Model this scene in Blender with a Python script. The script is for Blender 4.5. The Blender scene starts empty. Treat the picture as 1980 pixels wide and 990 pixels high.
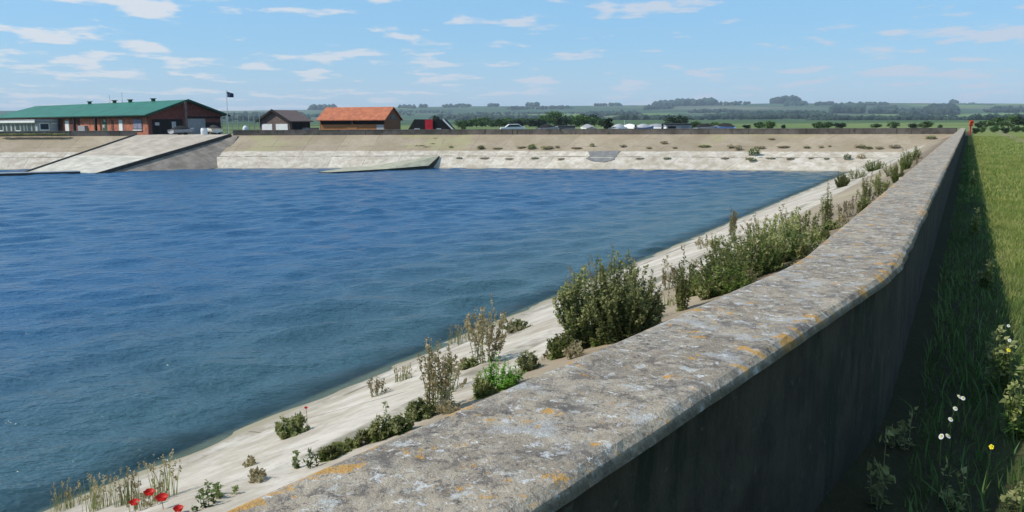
import bpy, math, random
from math import sin, cos, pi, radians, sqrt, atan2, hypot
from mathutils import Vector, noise
import numpy as np

random.seed(7)
sc = bpy.context.scene
COL = sc.collection
EYE = 1.6
FPX = 1700.0                     # focal length in pixels of a 1980 px wide frame

# ------------------------------------------------------------------ camera
th = math.atan((495 - 238) / FPX)
roll = radians(0.25)
Fw = Vector((0, cos(th), -sin(th)))
R0 = Vector((1, 0, 0)); U0 = Vector((0, sin(th), cos(th)))
Rr = R0 * cos(roll) - U0 * sin(roll)
Ur = R0 * sin(roll) + U0 * cos(roll)
cam = bpy.data.cameras.new('camera'); camo = bpy.data.objects.new('camera', cam)
COL.objects.link(camo); sc.camera = camo
cam.sensor_width = 36; cam.lens = 36 * FPX / 1980
cam.clip_start = 0.05; cam.clip_end = 30000
from mathutils import Matrix
M = Matrix((Rr, Ur, -Fw)).transposed().to_4x4(); M.translation = Vector((0, 0, EYE))
camo.matrix_world = M

def ray(u, v): return Fw + Rr * ((u - 990) / FPX) + Ur * ((495 - v) / FPX)
def onz(u, v, z):
    d = ray(u, v); t = (z - EYE) / d.z; return d * t + Vector((0, 0, EYE))
def at(u, Y, z=0.0):             # the ground point at depth Y seen in column u
    d = ray(u, 240); return Vector((d.x / d.y * Y, Y, z))
def zat(u, v, Y):                # height seen at pixel v at depth Y
    d = ray(u, v); return EYE + d.z / d.y * Y

# ------------------------------------------------------------------ helpers
def tag(o, label=None, cat=None, group=None, kind=None):
    if label: o['label'] = label
    if cat: o['category'] = cat
    if group: o['group'] = group
    if kind: o['kind'] = kind
    return o
def empty(name, loc, rz=0.0):
    o = bpy.data.objects.new(name, None); COL.objects.link(o)
    o.location = loc; o.rotation_euler = (0, 0, rz); o.empty_display_size = .2
    return o
class MB:
    def __init__(s): s.v = []; s.f = []; s.mi = []; s.cur = 0
    def add(s, vs, fs):
        b = len(s.v); s.v += [tuple(p) for p in vs]
        for f in fs: s.f.append(tuple(b + i for i in f)); s.mi.append(s.cur)
    def prism(s, bottom, top):   # closed solid between two equal rings
        n = len(bottom)
        fs = [tuple(range(n))[::-1], tuple(range(n, 2 * n))]
        for i in range(n):
            j = (i + 1) % n; fs.append((i, j, n + j, n + i))
        s.add(list(bottom) + list(top), fs)
    def box(s, x0, x1, y0, y1, z0, z1):
        r = [(x0, y0), (x1, y0), (x1, y1), (x0, y1)]
        s.prism([(x, y, z0) for x, y in r], [(x, y, z1) for x, y in r])
    def tube(s, pts, rads, n=5, cap=True):
        rings = []
        for i, p in enumerate(pts):
            p = Vector(p)
            d = Vector(pts[min(i + 1, len(pts) - 1)]) - Vector(pts[max(i - 1, 0)])
            if d.length < 1e-9: d = Vector((0, 0, 1))
            d.normalize()
            a = d.cross(Vector((0, 0, 1)) if abs(d.z) < .9 else Vector((1, 0, 0))).normalized()
            b = d.cross(a)
            rings.append([p + (a * cos(2 * pi * k / n) + b * sin(2 * pi * k / n)) * rads[i] for k in range(n)])
        vs = [q for r in rings for q in r]; fs = []
        for i in range(len(rings) - 1):
            for k in range(n):
                l = (k + 1) % n
                fs.append((i * n + k, i * n + l, (i + 1) * n + l, (i + 1) * n + k))
        if cap: fs.append(tuple(range(n))[::-1]); fs.append(tuple((len(rings) - 1) * n + k for k in range(n)))
        s.add(vs, fs)
    def build(s, name, mat, parent=None, smooth=False, bevel=0):
        me = bpy.data.meshes.new(name)
        me.from_pydata(s.v, [], s.f); me.validate()
        for m in (mat if isinstance(mat, (list, tuple)) else [mat]): me.materials.append(m)
        if isinstance(mat, (list, tuple)):
            for p, i in zip(me.polygons, s.mi): p.material_index = i
        if smooth:
            for p in me.polygons: p.use_smooth = True
        o = bpy.data.objects.new(name, me); COL.objects.link(o)
        if parent: o.parent = parent
        if bevel:
            b = o.modifiers.new('bevel', 'BEVEL'); b.width = bevel; b.segments = 2; b.limit_method = 'ANGLE'
        return o
def copy_tree(o, parent=None):
    c = o.copy(); COL.objects.link(c); c.parent = parent
    for ch in list(o.children): copy_tree(ch, c)
    return c

# ------------------------------------------------------------------ materials
def newmat(name):
    m = bpy.data.materials.new(name); m.use_nodes = True
    nt = m.node_tree; b = nt.nodes['Principled BSDF']; b.inputs['Roughness'].default_value = .85
    b.inputs['Specular IOR Level'].default_value = .3
    return m, nt, b
def node(nt, t, **kw):
    n = nt.nodes.new(t)
    for k, v in kw.items():
        if k in n.inputs: n.inputs[k].default_value = v
        else: setattr(n, k, v)
    return n
def L(nt, a, b): nt.links.new(a, b)
def mth(nt, op, a, b=None, c=None, clamp=False):
    n = nt.nodes.new('ShaderNodeMath'); n.operation = op; n.use_clamp = clamp
    for i, x in enumerate((a, b, c)):
        if x is None: continue
        if isinstance(x, (int, float)): n.inputs[i].default_value = x
        else: nt.links.new(x, n.inputs[i])
    return n.outputs[0]
def mixc(nt, f, a, b, blend='MIX'):
    n = nt.nodes.new('ShaderNodeMix'); n.data_type = 'RGBA'; n.blend_type = blend
    for i, x in ((0, f), (6, a), (7, b)):
        if isinstance(x, (int, float)): n.inputs[i].default_value = x
        elif isinstance(x, (tuple, list)): n.inputs[i].default_value = (*x[:3], 1)
        else: nt.links.new(x, n.inputs[i])
    return n.outputs[2]
def smooth(nt, x, a, b):
    n = nt.nodes.new('ShaderNodeMapRange'); n.interpolation_type = 'SMOOTHSTEP'
    n.inputs[1].default_value = a; n.inputs[2].default_value = b; nt.links.new(x, n.inputs[0])
    return n.outputs[0]
def nz(nt, vec, scale, detail=4, rough=.55, sv=None):
    if sv:
        m = nt.nodes.new('ShaderNodeVectorMath'); m.operation = 'MULTIPLY'; nt.links.new(vec, m.inputs[0]); m.inputs[1].default_value = sv; vec = m.outputs[0]
    n = node(nt, 'ShaderNodeTexNoise', Scale=scale, Detail=detail, Roughness=rough); nt.links.new(vec, n.inputs['Vector'])
    return n.outputs['Fac']
def pos(nt): return node(nt, 'ShaderNodeNewGeometry').outputs['Position']
def objc(nt): return node(nt, 'ShaderNodeTexCoord').outputs['Object']
def bump(nt, b, h, strength, dist):
    n = node(nt, 'ShaderNodeBump', Strength=strength, Distance=dist); nt.links.new(h, n.inputs['Height']); nt.links.new(n.outputs[0], b.inputs['Normal'])

def plain(name, col, var=.25, scale=2.0, rough=.8, sv=None, spec=.3, trans=0):
    m, nt, b = newmat(name)
    f = nz(nt, objc(nt), scale, 5, .6, sv)
    f = smooth(nt, f, .3, .7)
    lo = [c * (1 - var) for c in col]; hi = [c * (1 + var) for c in col]
    c = mixc(nt, f, lo, hi)
    L(nt, c, b.inputs['Base Color']); b.inputs['Roughness'].default_value = rough; b.inputs['Specular IOR Level'].default_value = spec
    if trans:
        t = node(nt, 'ShaderNodeBsdfTranslucent'); L(nt, c, t.inputs[0])
        mx = node(nt, 'ShaderNodeMixShader'); mx.inputs[0].default_value = trans
        L(nt, b.outputs[0], mx.inputs[1]); L(nt, t.outputs[0], mx.inputs[2]); L(nt, mx.outputs[0], nt.nodes['Material Output'].inputs[0])
    return m
def rnd_leaf(name, a, bcol, trans=.25, scale=9):
    """foliage: two tones mixed per clump and per leaf"""
    m, nt, b = newmat(name)
    f = nz(nt, pos(nt), scale, 3, .7); f = smooth(nt, f, .35, .65)
    oi = node(nt, 'ShaderNodeObjectInfo')
    c = mixc(nt, f, a, bcol)
    hs = node(nt, 'ShaderNodeHueSaturation'); L(nt, c, hs.inputs['Color'])
    L(nt, mth(nt, 'MULTIPLY_ADD', oi.outputs['Random'], .5, .75), hs.inputs['Value'])
    c = hs.outputs[0]
    L(nt, c, b.inputs['Base Color']); b.inputs['Roughness'].default_value = .6
    t = node(nt, 'ShaderNodeBsdfTranslucent'); L(nt, c, t.inputs[0])
    mx = node(nt, 'ShaderNodeMixShader'); mx.inputs[0].default_value = trans
    L(nt, b.outputs[0], mx.inputs[1]); L(nt, t.outputs[0], mx.inputs[2]); L(nt, mx.outputs[0], nt.nodes['Material Output'].inputs[0])
    return m

# weathered, lichen covered concrete for the parapet top
def parapet_top_mat():
    m, nt, b = newmat('lichen_concrete'); P = pos(nt)
    uv = node(nt, 'ShaderNodeUVMap').outputs[0]
    sep = node(nt, 'ShaderNodeSeparateXYZ'); L(nt, uv, sep.inputs[0]); w = sep.outputs[1]
    wob = node(nt, 'ShaderNodeTexNoise', Scale=22.0, Detail=5.0, Roughness=.75); L(nt, P, wob.inputs['Vector'])
    va = nt.nodes.new('ShaderNodeVectorMath'); va.operation = 'MULTIPLY_ADD'; L(nt, wob.outputs['Color'], va.inputs[0]); va.inputs[1].default_value = (.09, .09, .09); L(nt, P, va.inputs[2]); PW = va.outputs[0]
    big = smooth(nt, nz(nt, P, 2.0, 4, .6), .35, .65)
    c = mixc(nt, big, (.28, .225, .165), (.45, .365, .265))
    c = mixc(nt, mth(nt, 'MULTIPLY', smooth(nt, nz(nt, P, 4.5, 5, .7), .48, .62), .8), c, (.25, .215, .175))
    c = mixc(nt, mth(nt, 'MULTIPLY', smooth(nt, nz(nt, PW, 13, 6, .75), .50, .60), .8), c, (.47, .39, .29))
    c = mixc(nt, mth(nt, 'MULTIPLY', smooth(nt, nz(nt, PW, 9, 6, .8), .51, .59), .72), c, (.105, .088, .08))
    c = mixc(nt, mth(nt, 'MULTIPLY', smooth(nt, nz(nt, P, 42, 5, .8), .54, .64), .75), c, (.08, .07, .065))
    for sc0, lo_, hi_, am, cc in ((26, .60, .64, .9, (.66, .64, .60)), (11, .615, .66, .75, (.56, .55, .51)), (60, .60, .66, .7, (.62, .58, .52)), (5, .60, .66, .5, (.45, .45, .44))):
        off = nt.nodes.new('ShaderNodeVectorMath'); off.operation = 'ADD'; L(nt, PW, off.inputs[0]); off.inputs[1].default_value = (sc0 * 3.1, sc0, 7)
        c = mixc(nt, mth(nt, 'MULTIPLY', smooth(nt, nz(nt, off.outputs[0], sc0, 4, .65), lo_, hi_), am), c, cc)
    # yellow and orange crusts, mostly along the two edges
    edge = mth(nt, 'ABSOLUTE', mth(nt, 'SUBTRACT', w, .5))
    edge = smooth(nt, edge, .28, .5)
    yn = nz(nt, P, 8.5, 5, .7)
    ym = smooth(nt, mth(nt, 'ADD', yn, mth(nt, 'MULTIPLY', mth(nt, 'MULTIPLY', edge, smooth(nt, nz(nt, P, 1.3, 2), .4, .6)), .11)), .605, .65)
    c = mixc(nt, mth(nt, 'MULTIPLY', ym, .8), c, mixc(nt, nz(nt, P, 30, 2), (.42, .27, .09), (.72, .32, .03)))
    sd_ = mth(nt, 'MULTIPLY', smooth(nt, w, .965, .995), smooth(nt, nz(nt, P, 5, 5, .7), .30, .5))
    c = mixc(nt, mth(nt, 'MULTIPLY', sd_, .8), c, mixc(nt, nz(nt, P, 16, 4, .7), (.05, .042, .03), (.13, .10, .06)))
    ed_ = mth(nt, 'MULTIPLY', smooth(nt, mth(nt, 'ABSOLUTE', mth(nt, 'SUBTRACT', w, .955)), .05, .0), smooth(nt, nz(nt, P, 3.2, 4, .7), .60, .64))
    c = mixc(nt, mth(nt, 'MULTIPLY', ed_, .0), c, (.5, .3, .06))
    L(nt, c, b.inputs['Base Color']); b.inputs['Roughness'].default_value = .95
    h = mth(nt, 'ADD', nz(nt, P, 28, 6, .75), mth(nt, 'MULTIPLY', nz(nt, P, 120, 3, .7), .4))
    bump(nt, b, h, .8, .02)
    return m
def parapet_side_mat():  # mossy face, its tones cut very dark to paint in shade
    m, nt, b = newmat('mossy_shade_dark_face'); P = pos(nt)
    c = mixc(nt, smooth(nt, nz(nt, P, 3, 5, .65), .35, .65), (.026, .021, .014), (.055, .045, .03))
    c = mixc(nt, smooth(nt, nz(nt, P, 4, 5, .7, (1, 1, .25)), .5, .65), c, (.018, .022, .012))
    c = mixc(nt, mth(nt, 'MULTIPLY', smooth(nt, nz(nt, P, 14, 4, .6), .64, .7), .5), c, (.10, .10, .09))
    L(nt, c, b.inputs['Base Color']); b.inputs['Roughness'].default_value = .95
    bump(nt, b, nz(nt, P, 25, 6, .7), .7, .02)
    return m
def far_wall_mat():
    m, nt, b = newmat('dark_stained_concrete'); P = pos(nt)
    c = mixc(nt, smooth(nt, nz(nt, P, .5, 5, .7), .35, .65), (.10, .082, .065), (.20, .165, .135))
    c = mixc(nt, smooth(nt, nz(nt, P, 3, 4, .6, (1, 1, .2)), .55, .7), c, (.05, .05, .03))
    L(nt, c, b.inputs['Base Color']); bump(nt, b, nz(nt, P, 8, 4), .5, .03)
    return m
def bank_mat():
    m, nt, b = newmat('bank_concrete'); P = pos(nt)
    uv = node(nt, 'ShaderNodeUVMap').outputs[0]
    sep = node(nt, 'ShaderNodeSeparateXYZ'); L(nt, uv, sep.inputs[0]); s, p = sep.outputs[0], sep.outputs[1]
    side = mth(nt, 'LESS_THAN', s, 146.5)          # the long side beside the camera is bleached higher up
    wob = mth(nt, 'MULTIPLY', mth(nt, 'SUBTRACT', nz(nt, P, .5, 5, .65), .5), .5)
    pp = mth(nt, 'ADD', mth(nt, 'ADD', p, wob), mth(nt, 'MULTIPLY', side, 2.2))
    c = mixc(nt, smooth(nt, nz(nt, P, .25, 5, .6), .35, .65), (.32, .245, .155), (.40, .315, .22))
    c = mixc(nt, mth(nt, 'MULTIPLY', smooth(nt, nz(nt, P, 2.2, 5, .7), .45, .7), .5), c, (.26, .22, .15))
    c = mixc(nt, mth(nt, 'MULTIPLY', smooth(nt, nz(nt, P, .12, 3, .6), .55, .65), .55), c, (.36, .33, .16))
    # cast panels differ a little in tone, joints between them
    pan = mth(nt, 'FLOOR', mth(nt, 'DIVIDE', s, 4.3))
    wn = node(nt, 'ShaderNodeTexWhiteNoise'); wn.noise_dimensions = '1D'; L(nt, pan, wn.inputs['W'])
    white = mixc(nt, smooth(nt, nz(nt, P, .9, 6, .7), .35, .65), (.44, .37, .28), (.64, .565, .465))
    white = mixc(nt, mth(nt, 'MULTIPLY', smooth(nt, nz(nt, P, 3.5, 5, .7, (1, 1, .4)), .54, .68), .5), white, (.34, .29, .22))
    c = mixc(nt, smooth(nt, pp, 5.3, 5.55), c, white)
    hs = node(nt, 'ShaderNodeHueSaturation'); L(nt, c, hs.inputs['Color']); L(nt, mth(nt, 'SUBTRACT', mth(nt, 'MULTIPLY_ADD', wn.outputs[0], .16, .92), mth(nt, 'MULTIPLY', side, .13)), hs.inputs['Value']); c = hs.outputs[0]
    fr = mth(nt, 'FRACT', mth(nt, 'DIVIDE', s, 4.3)); jl = mth(nt, 'LESS_THAN', mth(nt, 'ADD', fr, mth(nt, 'MULTIPLY', wob, .03)), .012)
    jn = mth(nt, 'MULTIPLY', jl, smooth(nt, nz(nt, P, .6, 3), .4, .55))
    c = mixc(nt, mth(nt, 'MULTIPLY', jn, .8), c, (.10, .08, .05))
    dirt = smooth(nt, nz(nt, P, .55, 6, .7), .50, .68)
    c = mixc(nt, mth(nt, 'MULTIPLY', dirt, .55), c, (.30, .235, .155))
    dirt2 = smooth(nt, nz(nt, P, 7, 5, .8), .54, .66)
    c = mixc(nt, mth(nt, 'MULTIPLY', dirt2, .35), c, (.19, .155, .11))
    rough_band = mth(nt, 'MULTIPLY', mth(nt, 'MULTIPLY', smooth(nt, p, 7.15, 7.3), mth(nt, 'SUBTRACT', 1.0, smooth(nt, p, 8.5, 8.8))), mth(nt, 'MULTIPLY', side, smooth(nt, nz(nt, uv, 1.6, 6, .75, (.35, 4.0, 1)), .34, .56)))
    c = mixc(nt, mth(nt, 'MULTIPLY', rough_band, .85), c, (.24, .195, .14))
    stv = smooth(nt, nz(nt, uv, 1.1, 6, .8, (2.5, .35, 1)), .52, .7)
    c = mixc(nt, mth(nt, 'MULTIPLY', stv, .5), c, (.20, .16, .11))
    # silt filled joint lines along the bank
    for pj, wd in ((3.95, .18), (6.98, .15)):
        d = mth(nt, 'ABSOLUTE', mth(nt, 'SUBTRACT', mth(nt, 'ADD', p, mth(nt, 'MULTIPLY', wob, .25)), pj))
        k = mth(nt, 'MULTIPLY', mth(nt, 'SUBTRACT', 1.0, smooth(nt, d, wd * .5, wd)), smooth(nt, nz(nt, P, .7, 4, .7), .42, .6))
        c = mixc(nt, mth(nt, 'MULTIPLY', k, .7), c, (.14, .12, .07))
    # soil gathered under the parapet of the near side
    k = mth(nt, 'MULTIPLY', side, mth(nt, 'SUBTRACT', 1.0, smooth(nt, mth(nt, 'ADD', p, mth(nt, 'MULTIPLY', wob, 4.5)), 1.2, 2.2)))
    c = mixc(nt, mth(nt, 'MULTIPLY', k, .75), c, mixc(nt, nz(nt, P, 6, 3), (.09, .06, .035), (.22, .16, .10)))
    # wet tide mark and algae below the water
    sp = node(nt, 'ShaderNodeSeparateXYZ'); L(nt, P, sp.inputs[0])
    zz = mth(nt, 'ADD', sp.outputs[2], mth(nt, 'MULTIPLY', wob, .15))
    c = mixc(nt, mth(nt, 'SUBTRACT', 1.0, smooth(nt, zz, -3.57, -3.48)), c, (.30, .255, .17))
    L(nt, c, b.inputs['Base Color'])
    bump(nt, b, nz(nt, P, 6, 6, .7), .5, .02)
    return m
def water_mat():
    m, nt, b = newmat('reservoir_water'); P = pos(nt)
    d = nt.nodes.new('ShaderNodeVectorMath'); d.operation = 'DOT_PRODUCT'; L(nt, P, d.inputs[0]); d.inputs[1].default_value = (NF.x, NF.y, 0)
    p = mth(nt, 'SUBTRACT', d.outputs['Value'], K0.dot(NF))
    b.inputs['Base Color'].default_value = (.008, .05, .105, 1)
    near = smooth(nt, p, 10.5, 26.0)
    L(nt, mixc(nt, near, (.04, .09, .105), (.018, .082, .175)), b.inputs['Base Color'])
    b.inputs['Roughness'].default_value = .2; b.inputs['IOR'].default_value = 1.333; b.inputs['Specular IOR Level'].default_value = .5
    w1 = nz(nt, P, 1.8, 3, .6, (1.0, 1.5, 1)); w2 = nz(nt, P, 5.0, 3, .6, (1.0, 1.5, 1)); w3 = nz(nt, P, .5, 2, .5, (1, 1.4, 1))
    h = mth(nt, 'ADD', mth(nt, 'ADD', mth(nt, 'MULTIPLY', w1, .8), mth(nt, 'MULTIPLY', w2, .2)), mth(nt, 'MULTIPLY', w3, .9))
    bump(nt, b, h, 1.0, .21)
    t = node(nt, 'ShaderNodeBsdfTransparent'); t.inputs[0].default_value = (.80, .9, .84, 1)
    mx = node(nt, 'ShaderNodeMixShader')
    pw = mth(nt, 'ADD', p, mth(nt, 'MULTIPLY', mth(nt, 'SUBTRACT', nz(nt, P, .8, 3), .5), 1.2))
    L(nt, mth(nt, 'MULTIPLY_ADD', smooth(nt, pw, 10.3, 11.9), .62, .38), mx.inputs[0])
    L(nt, t.outputs[0], mx.inputs[1]); L(nt, b.outputs[0], mx.inputs[2]); L(nt, mx.outputs[0], nt.nodes['Material Output'].inputs[0])
    return m
def ground_mat():
    m, nt, b = newmat('grassland'); P = pos(nt)
    d = nt.nodes.new('ShaderNodeVectorMath'); d.operation = 'DOT_PRODUCT'; L(nt, P, d.inputs[0]); d.inputs[1].default_value = (NF.x, NF.y, 0)
    p = mth(nt, 'SUBTRACT', d.outputs['Value'], K0.dot(NF))
    n1 = smooth(nt, nz(nt, P, .7, 6, .65), .35, .65)
    c = mixc(nt, n1, (.15, .20, .045), (.25, .255, .085))
    c = mixc(nt, mth(nt, 'MULTIPLY', smooth(nt, nz(nt, P, 9, 5, .75), .45, .65), .5), c, (.085, .12, .025))
    # trodden track
    wob = mth(nt, 'MULTIPLY', mth(nt, 'SUBTRACT', nz(nt, P, .35, 4), .5), 1.0)
    tr = mth(nt, 'ABSOLUTE', mth(nt, 'ADD', mth(nt, 'ADD', p, 4.1), wob))
    tr = mth(nt, 'SUBTRACT', 1.0, smooth(nt, tr, .1, .8))
    c = mixc(nt, mth(nt, 'MULTIPLY', tr, .75), c, (.24, .20, .115))
    # bare soil at the wall foot, darkened to paint in the wall's shadow
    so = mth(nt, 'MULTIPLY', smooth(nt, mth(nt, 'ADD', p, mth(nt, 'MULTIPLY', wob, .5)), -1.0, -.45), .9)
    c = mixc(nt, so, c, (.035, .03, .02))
    ln = nt.nodes.new('ShaderNodeVectorMath'); ln.operation = 'LENGTH'; L(nt, P, ln.inputs[0]); r = ln.outputs['Value']
    # patchwork of far fields
    v = node(nt, 'ShaderNodeTexVoronoi', Scale=.0022, Randomness=.8); L(nt, P, v.inputs['Vector'])
    s2 = node(nt, 'ShaderNodeSeparateColor'); L(nt, v.outputs['Color'], s2.inputs[0])
    cr = node(nt, 'ShaderNodeValToRGB'); cr.color_ramp.interpolation = 'CONSTANT'
    cols = [(0, (.055, .095, .045)), (.25, (.075, .12, .05)), (.45, (.09, .11, .06)), (.6, (.05, .09, .045)), (.75, (.14, .20, .05)), (.85, (.07, .11, .055)), (.93, (.15, .15, .09))]
    el = cr.color_ramp.elements; el[0].position = 0; el[0].color = (*cols[0][1], 1); el[1].position = cols[1][0]; el[1].color = (*cols[1][1], 1)
    for q, cc in cols[2:]: e = el.new(q); e.color = (*cc, 1)
    L(nt, s2.outputs[0], cr.inputs[0])
    far = mixc(nt, mth(nt, 'MULTIPLY', smooth(nt, nz(nt, P, .01, 5), .4, .65), .3), cr.outputs[0], (.06, .09, .035))
    v2 = node(nt, 'ShaderNodeTexVoronoi', Scale=.0022, Randomness=.8); v2.feature = 'DISTANCE_TO_EDGE'; L(nt, P, v2.inputs['Vector'])
    far = mixc(nt, mth(nt, 'LESS_THAN', v2.outputs['Distance'], .02), far, (.03, .05, .022))
    mid = mixc(nt, smooth(nt, nz(nt, P, .02, 4), .35, .65), (.11, .16, .05), (.19, .22, .085))
    c = mixc(nt, smooth(nt, r, 120, 190), c, mid)
    c = mixc(nt, smooth(nt, r, 430, 560), c, far)
    L(nt, c, b.inputs['Base Color']); b.inputs['Roughness'].default_value = .95; b.inputs['Specular IOR Level'].default_value = .1
    bump(nt, b, nz(nt, P, 12, 5, .8), 1.0, .06)
    return m

# ------------------------------------------------------------------ plan of the reservoir (unit metres)
K0 = Vector((1.99, 4.46, 0))                     # outer face of the parapet where it bends
E1 = Vector((sin(radians(34.7)), cos(radians(34.7)), 0)); E2 = Vector((sin(radians(27.25)), cos(radians(27.25)), 0))
NF = Vector((-E2.y, E2.x, 0)); N1 = Vector((-E1.y, E1.x, 0))
PT = .51                                          # parapet thickness
Kin = K0 + (NF + N1).normalized() * PT
CORN = Vector((50.2, 99.2, 0))
POLY = [Kin - E1 * 40, Kin, CORN, Vector((-6.8, 113.4, 0)), Vector((-36, 114.5, 0)), Vector((-160, 114, 0)), Vector((-160, -29, 0))]
def offs(poly, d, closed=True):                   # inward (left of travel) offset
    n = len(poly); out = []
    for i in range(n):
        a, b, c = poly[i - 1], poly[i], poly[(i + 1) % n]
        d1 = (b - a).normalized(); d2 = (c - b).normalized()
        if not closed and i == 0: d1 = d2
        if not closed and i == n - 1: d2 = d1
        n1 = Vector((-d1.y, d1.x, 0)); n2 = Vector((-d2.y, d2.x, 0))
        m = (n1 + n2).normalized(); out.append(b + m * (d / max(m.dot(n1), .2)))
    return out
ZW = -3.6
PROF = [(-.25, .25), (3.85, -1.15), (4.1, -1.19), (6.9, -2.24), (6.92, -2.30), (7.25, -2.33), (9.6, -3.50), (10.1, -3.62), (22, -8.2)]
def bank_z(p):
    for (a, za), (b, zb) in zip(PROF, PROF[1:]):
        if p <= b: return za + (zb - za) * (p - a) / (b - a)
    return PROF[-1][1]

MT = dict(
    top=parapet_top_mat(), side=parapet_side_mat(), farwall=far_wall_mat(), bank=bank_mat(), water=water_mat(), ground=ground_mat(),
    ledge=plain('sandy_ledge', (.34, .26, .17), .3, 14), kerb=plain('shade_dark_kerb', (.055, .048, .04), .4, 3),
    slip=plain('slipway_concrete', (.43, .36, .28), .18, .8), slipwet=plain('bleached_concrete', (.52, .47, .38), .2, .9),
    grey=plain('shade_grey_revetment', (.23, .19, .15), .3, .7), darkc=plain('wet_and_shade_concrete', (.035, .035, .025), .4, 2),
    patch=plain('grey_patch', (.20, .19, .175), .2, 1.5),
    greenroof=plain('green_metal_roof', (.025, .14, .085), .18, .5, .5, (1, 1, 1)), greenroofd=plain('dark_green_trim', (.012, .06, .04), .2, 1),
    curtain=plain('lilac_blind', (.22, .22, .30), .2, 2), brick=plain('red_brick', (.42, .15, .085), .3, 1.2), brickd=plain('dark_and_shade_brick', (.16, .05, .04), .25, 3),
    white=plain('white_paint', (.75, .75, .73), .06, 2), grey2=plain('grey_cladding', (.30, .30, .31), .12, 1),
    palegrey=plain('pale_cladding', (.45, .44, .44), .1, 1), glass=plain('window_glass', (.03, .05, .07), .3, 1, .12, None, .6),
    dark=plain('dark_timber_and_shade', (.022, .018, .016), .4, 3), brownroof=plain('brown_roof', (.15, .105, .09), .2, 3),
    ramp=plain('algae_concrete', (.36, .34, .24), .2, 1.2), timber=plain('orange_timber', (.42, .17, .06), .2, 1.5, .8, (1, 1, 12)), timberd=plain('brown_and_shade_timber', (.24, .10, .045), .25, 1.5, .8, (1, 1, 12)),
    redroof=plain('terracotta_roof', (.42, .135, .065), .22, 1.6), black=plain('black_tarpaulin_and_shade', (.012, .012, .012), .5, 2),
    red=plain('red_paint', (.55, .02, .03), .15, 2, .5), navy=plain('navy_cloth', (.015, .03, .075), .3, 3), metal=plain('galvanised_metal', (.42, .43, .43), .15, 4, .5),
    orange=plain('orange_plastic', (.7, .10, .02), .12, 2, .4), tyre=plain('rubber', (.02, .02, .02), .2, 2),
    bluehull=plain('blue_hull', (.05, .12, .25), .15, 2, .35), cream=plain('cream_hull', (.62, .6, .52), .08, 2, .35), greencl=plain('green_cloth', (.03, .10, .06), .2, 2),
    bark=plain('bark', (.09, .07, .05), .3, 6),
    leaf1=rnd_leaf('leaf_mid', (.05, .105, .025), (.10, .16, .04), .2, .35), leaf2=rnd_leaf('leaf_dark', (.015, .035, .015), (.04, .065, .025), .15, .35),
    wood=rnd_leaf('wood_far', (.014, .03, .018), (.032, .055, .026), .0, .02),
    weedg=rnd_leaf('weed_green', (.16, .25, .05), (.29, .34, .10), .4), weedd=rnd_leaf('weed_dark', (.11, .165, .055), (.25, .28, .10), .45),
    weedb=rnd_leaf('weed_seed_brown', (.26, .20, .10), (.42, .36, .21), .35), weedo=rnd_leaf('weed_olive', (.19, .21, .07), (.33, .33, .13), .4),
    weedbr=rnd_leaf('weed_bright', (.12, .27, .03), (.21, .38, .06), .4), stem=plain('weed_stem', (.14, .14, .06), .3, 20),
    grassb=rnd_leaf('grass_blade', (.19, .25, .045), (.36, .36, .11), .4, 1.2),
    petal=plain('poppy_petal', (.62, .02, .012), .2, 40, .5, None, .3, .3), petalw=plain('daisy_petal', (.6, .6, .57), .05, 40, .6), yellow=plain('yellow_petal', (.75, .6, .02), .1, 40, .6),
)

# ------------------------------------------------------------------ bank and water
def loops_uv(o, uvs):
    me = o.data; ul = me.uv_layers.new(name='UVMap')
    for lp in me.loops: ul.data[lp.index].uv = uvs[lp.vertex_index]
def dens(poly, step):                             # densify a closed polygon; returns points and arc position
    out = []; s = 0
    for i in range(len(poly)):
        a, b = poly[i], poly[(i + 1) % len(poly)]; l = (b - a).length; k = max(1, int(l / step))
        for j in range(k): out.append((i, j / k, s + l * j / k))
        s += l
    return out
SAMP = dens(POLY, 1.0)
def make_bank():
    mb = MB(); uvs = []; n = len(SAMP)
    S1 = 40.0
    for (p, z) in PROF:
        pl = offs(POLY, p)
        for (i, t, s) in SAMP:
            q = pl[i].lerp(pl[(i + 1) % len(pl)], t)
            dz = .008 * noise.noise((q.x * .6, q.y * .6, 0)) if 0 < p < 10 else 0
            mb.v.append((q.x, q.y, z + dz)); uvs.append((s, p))
    for k in range(len(PROF) - 1):
        for i in range(n):
            j = (i + 1) % n; mb.f.append((k * n + i, k * n + j, (k + 1) * n + j, (k + 1) * n + i)); mb.mi.append(0)
    o = mb.build('reservoir_bank', MT['bank']); loops_uv(o, uvs); tag(o, kind='structure')
make_bank()
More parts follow.
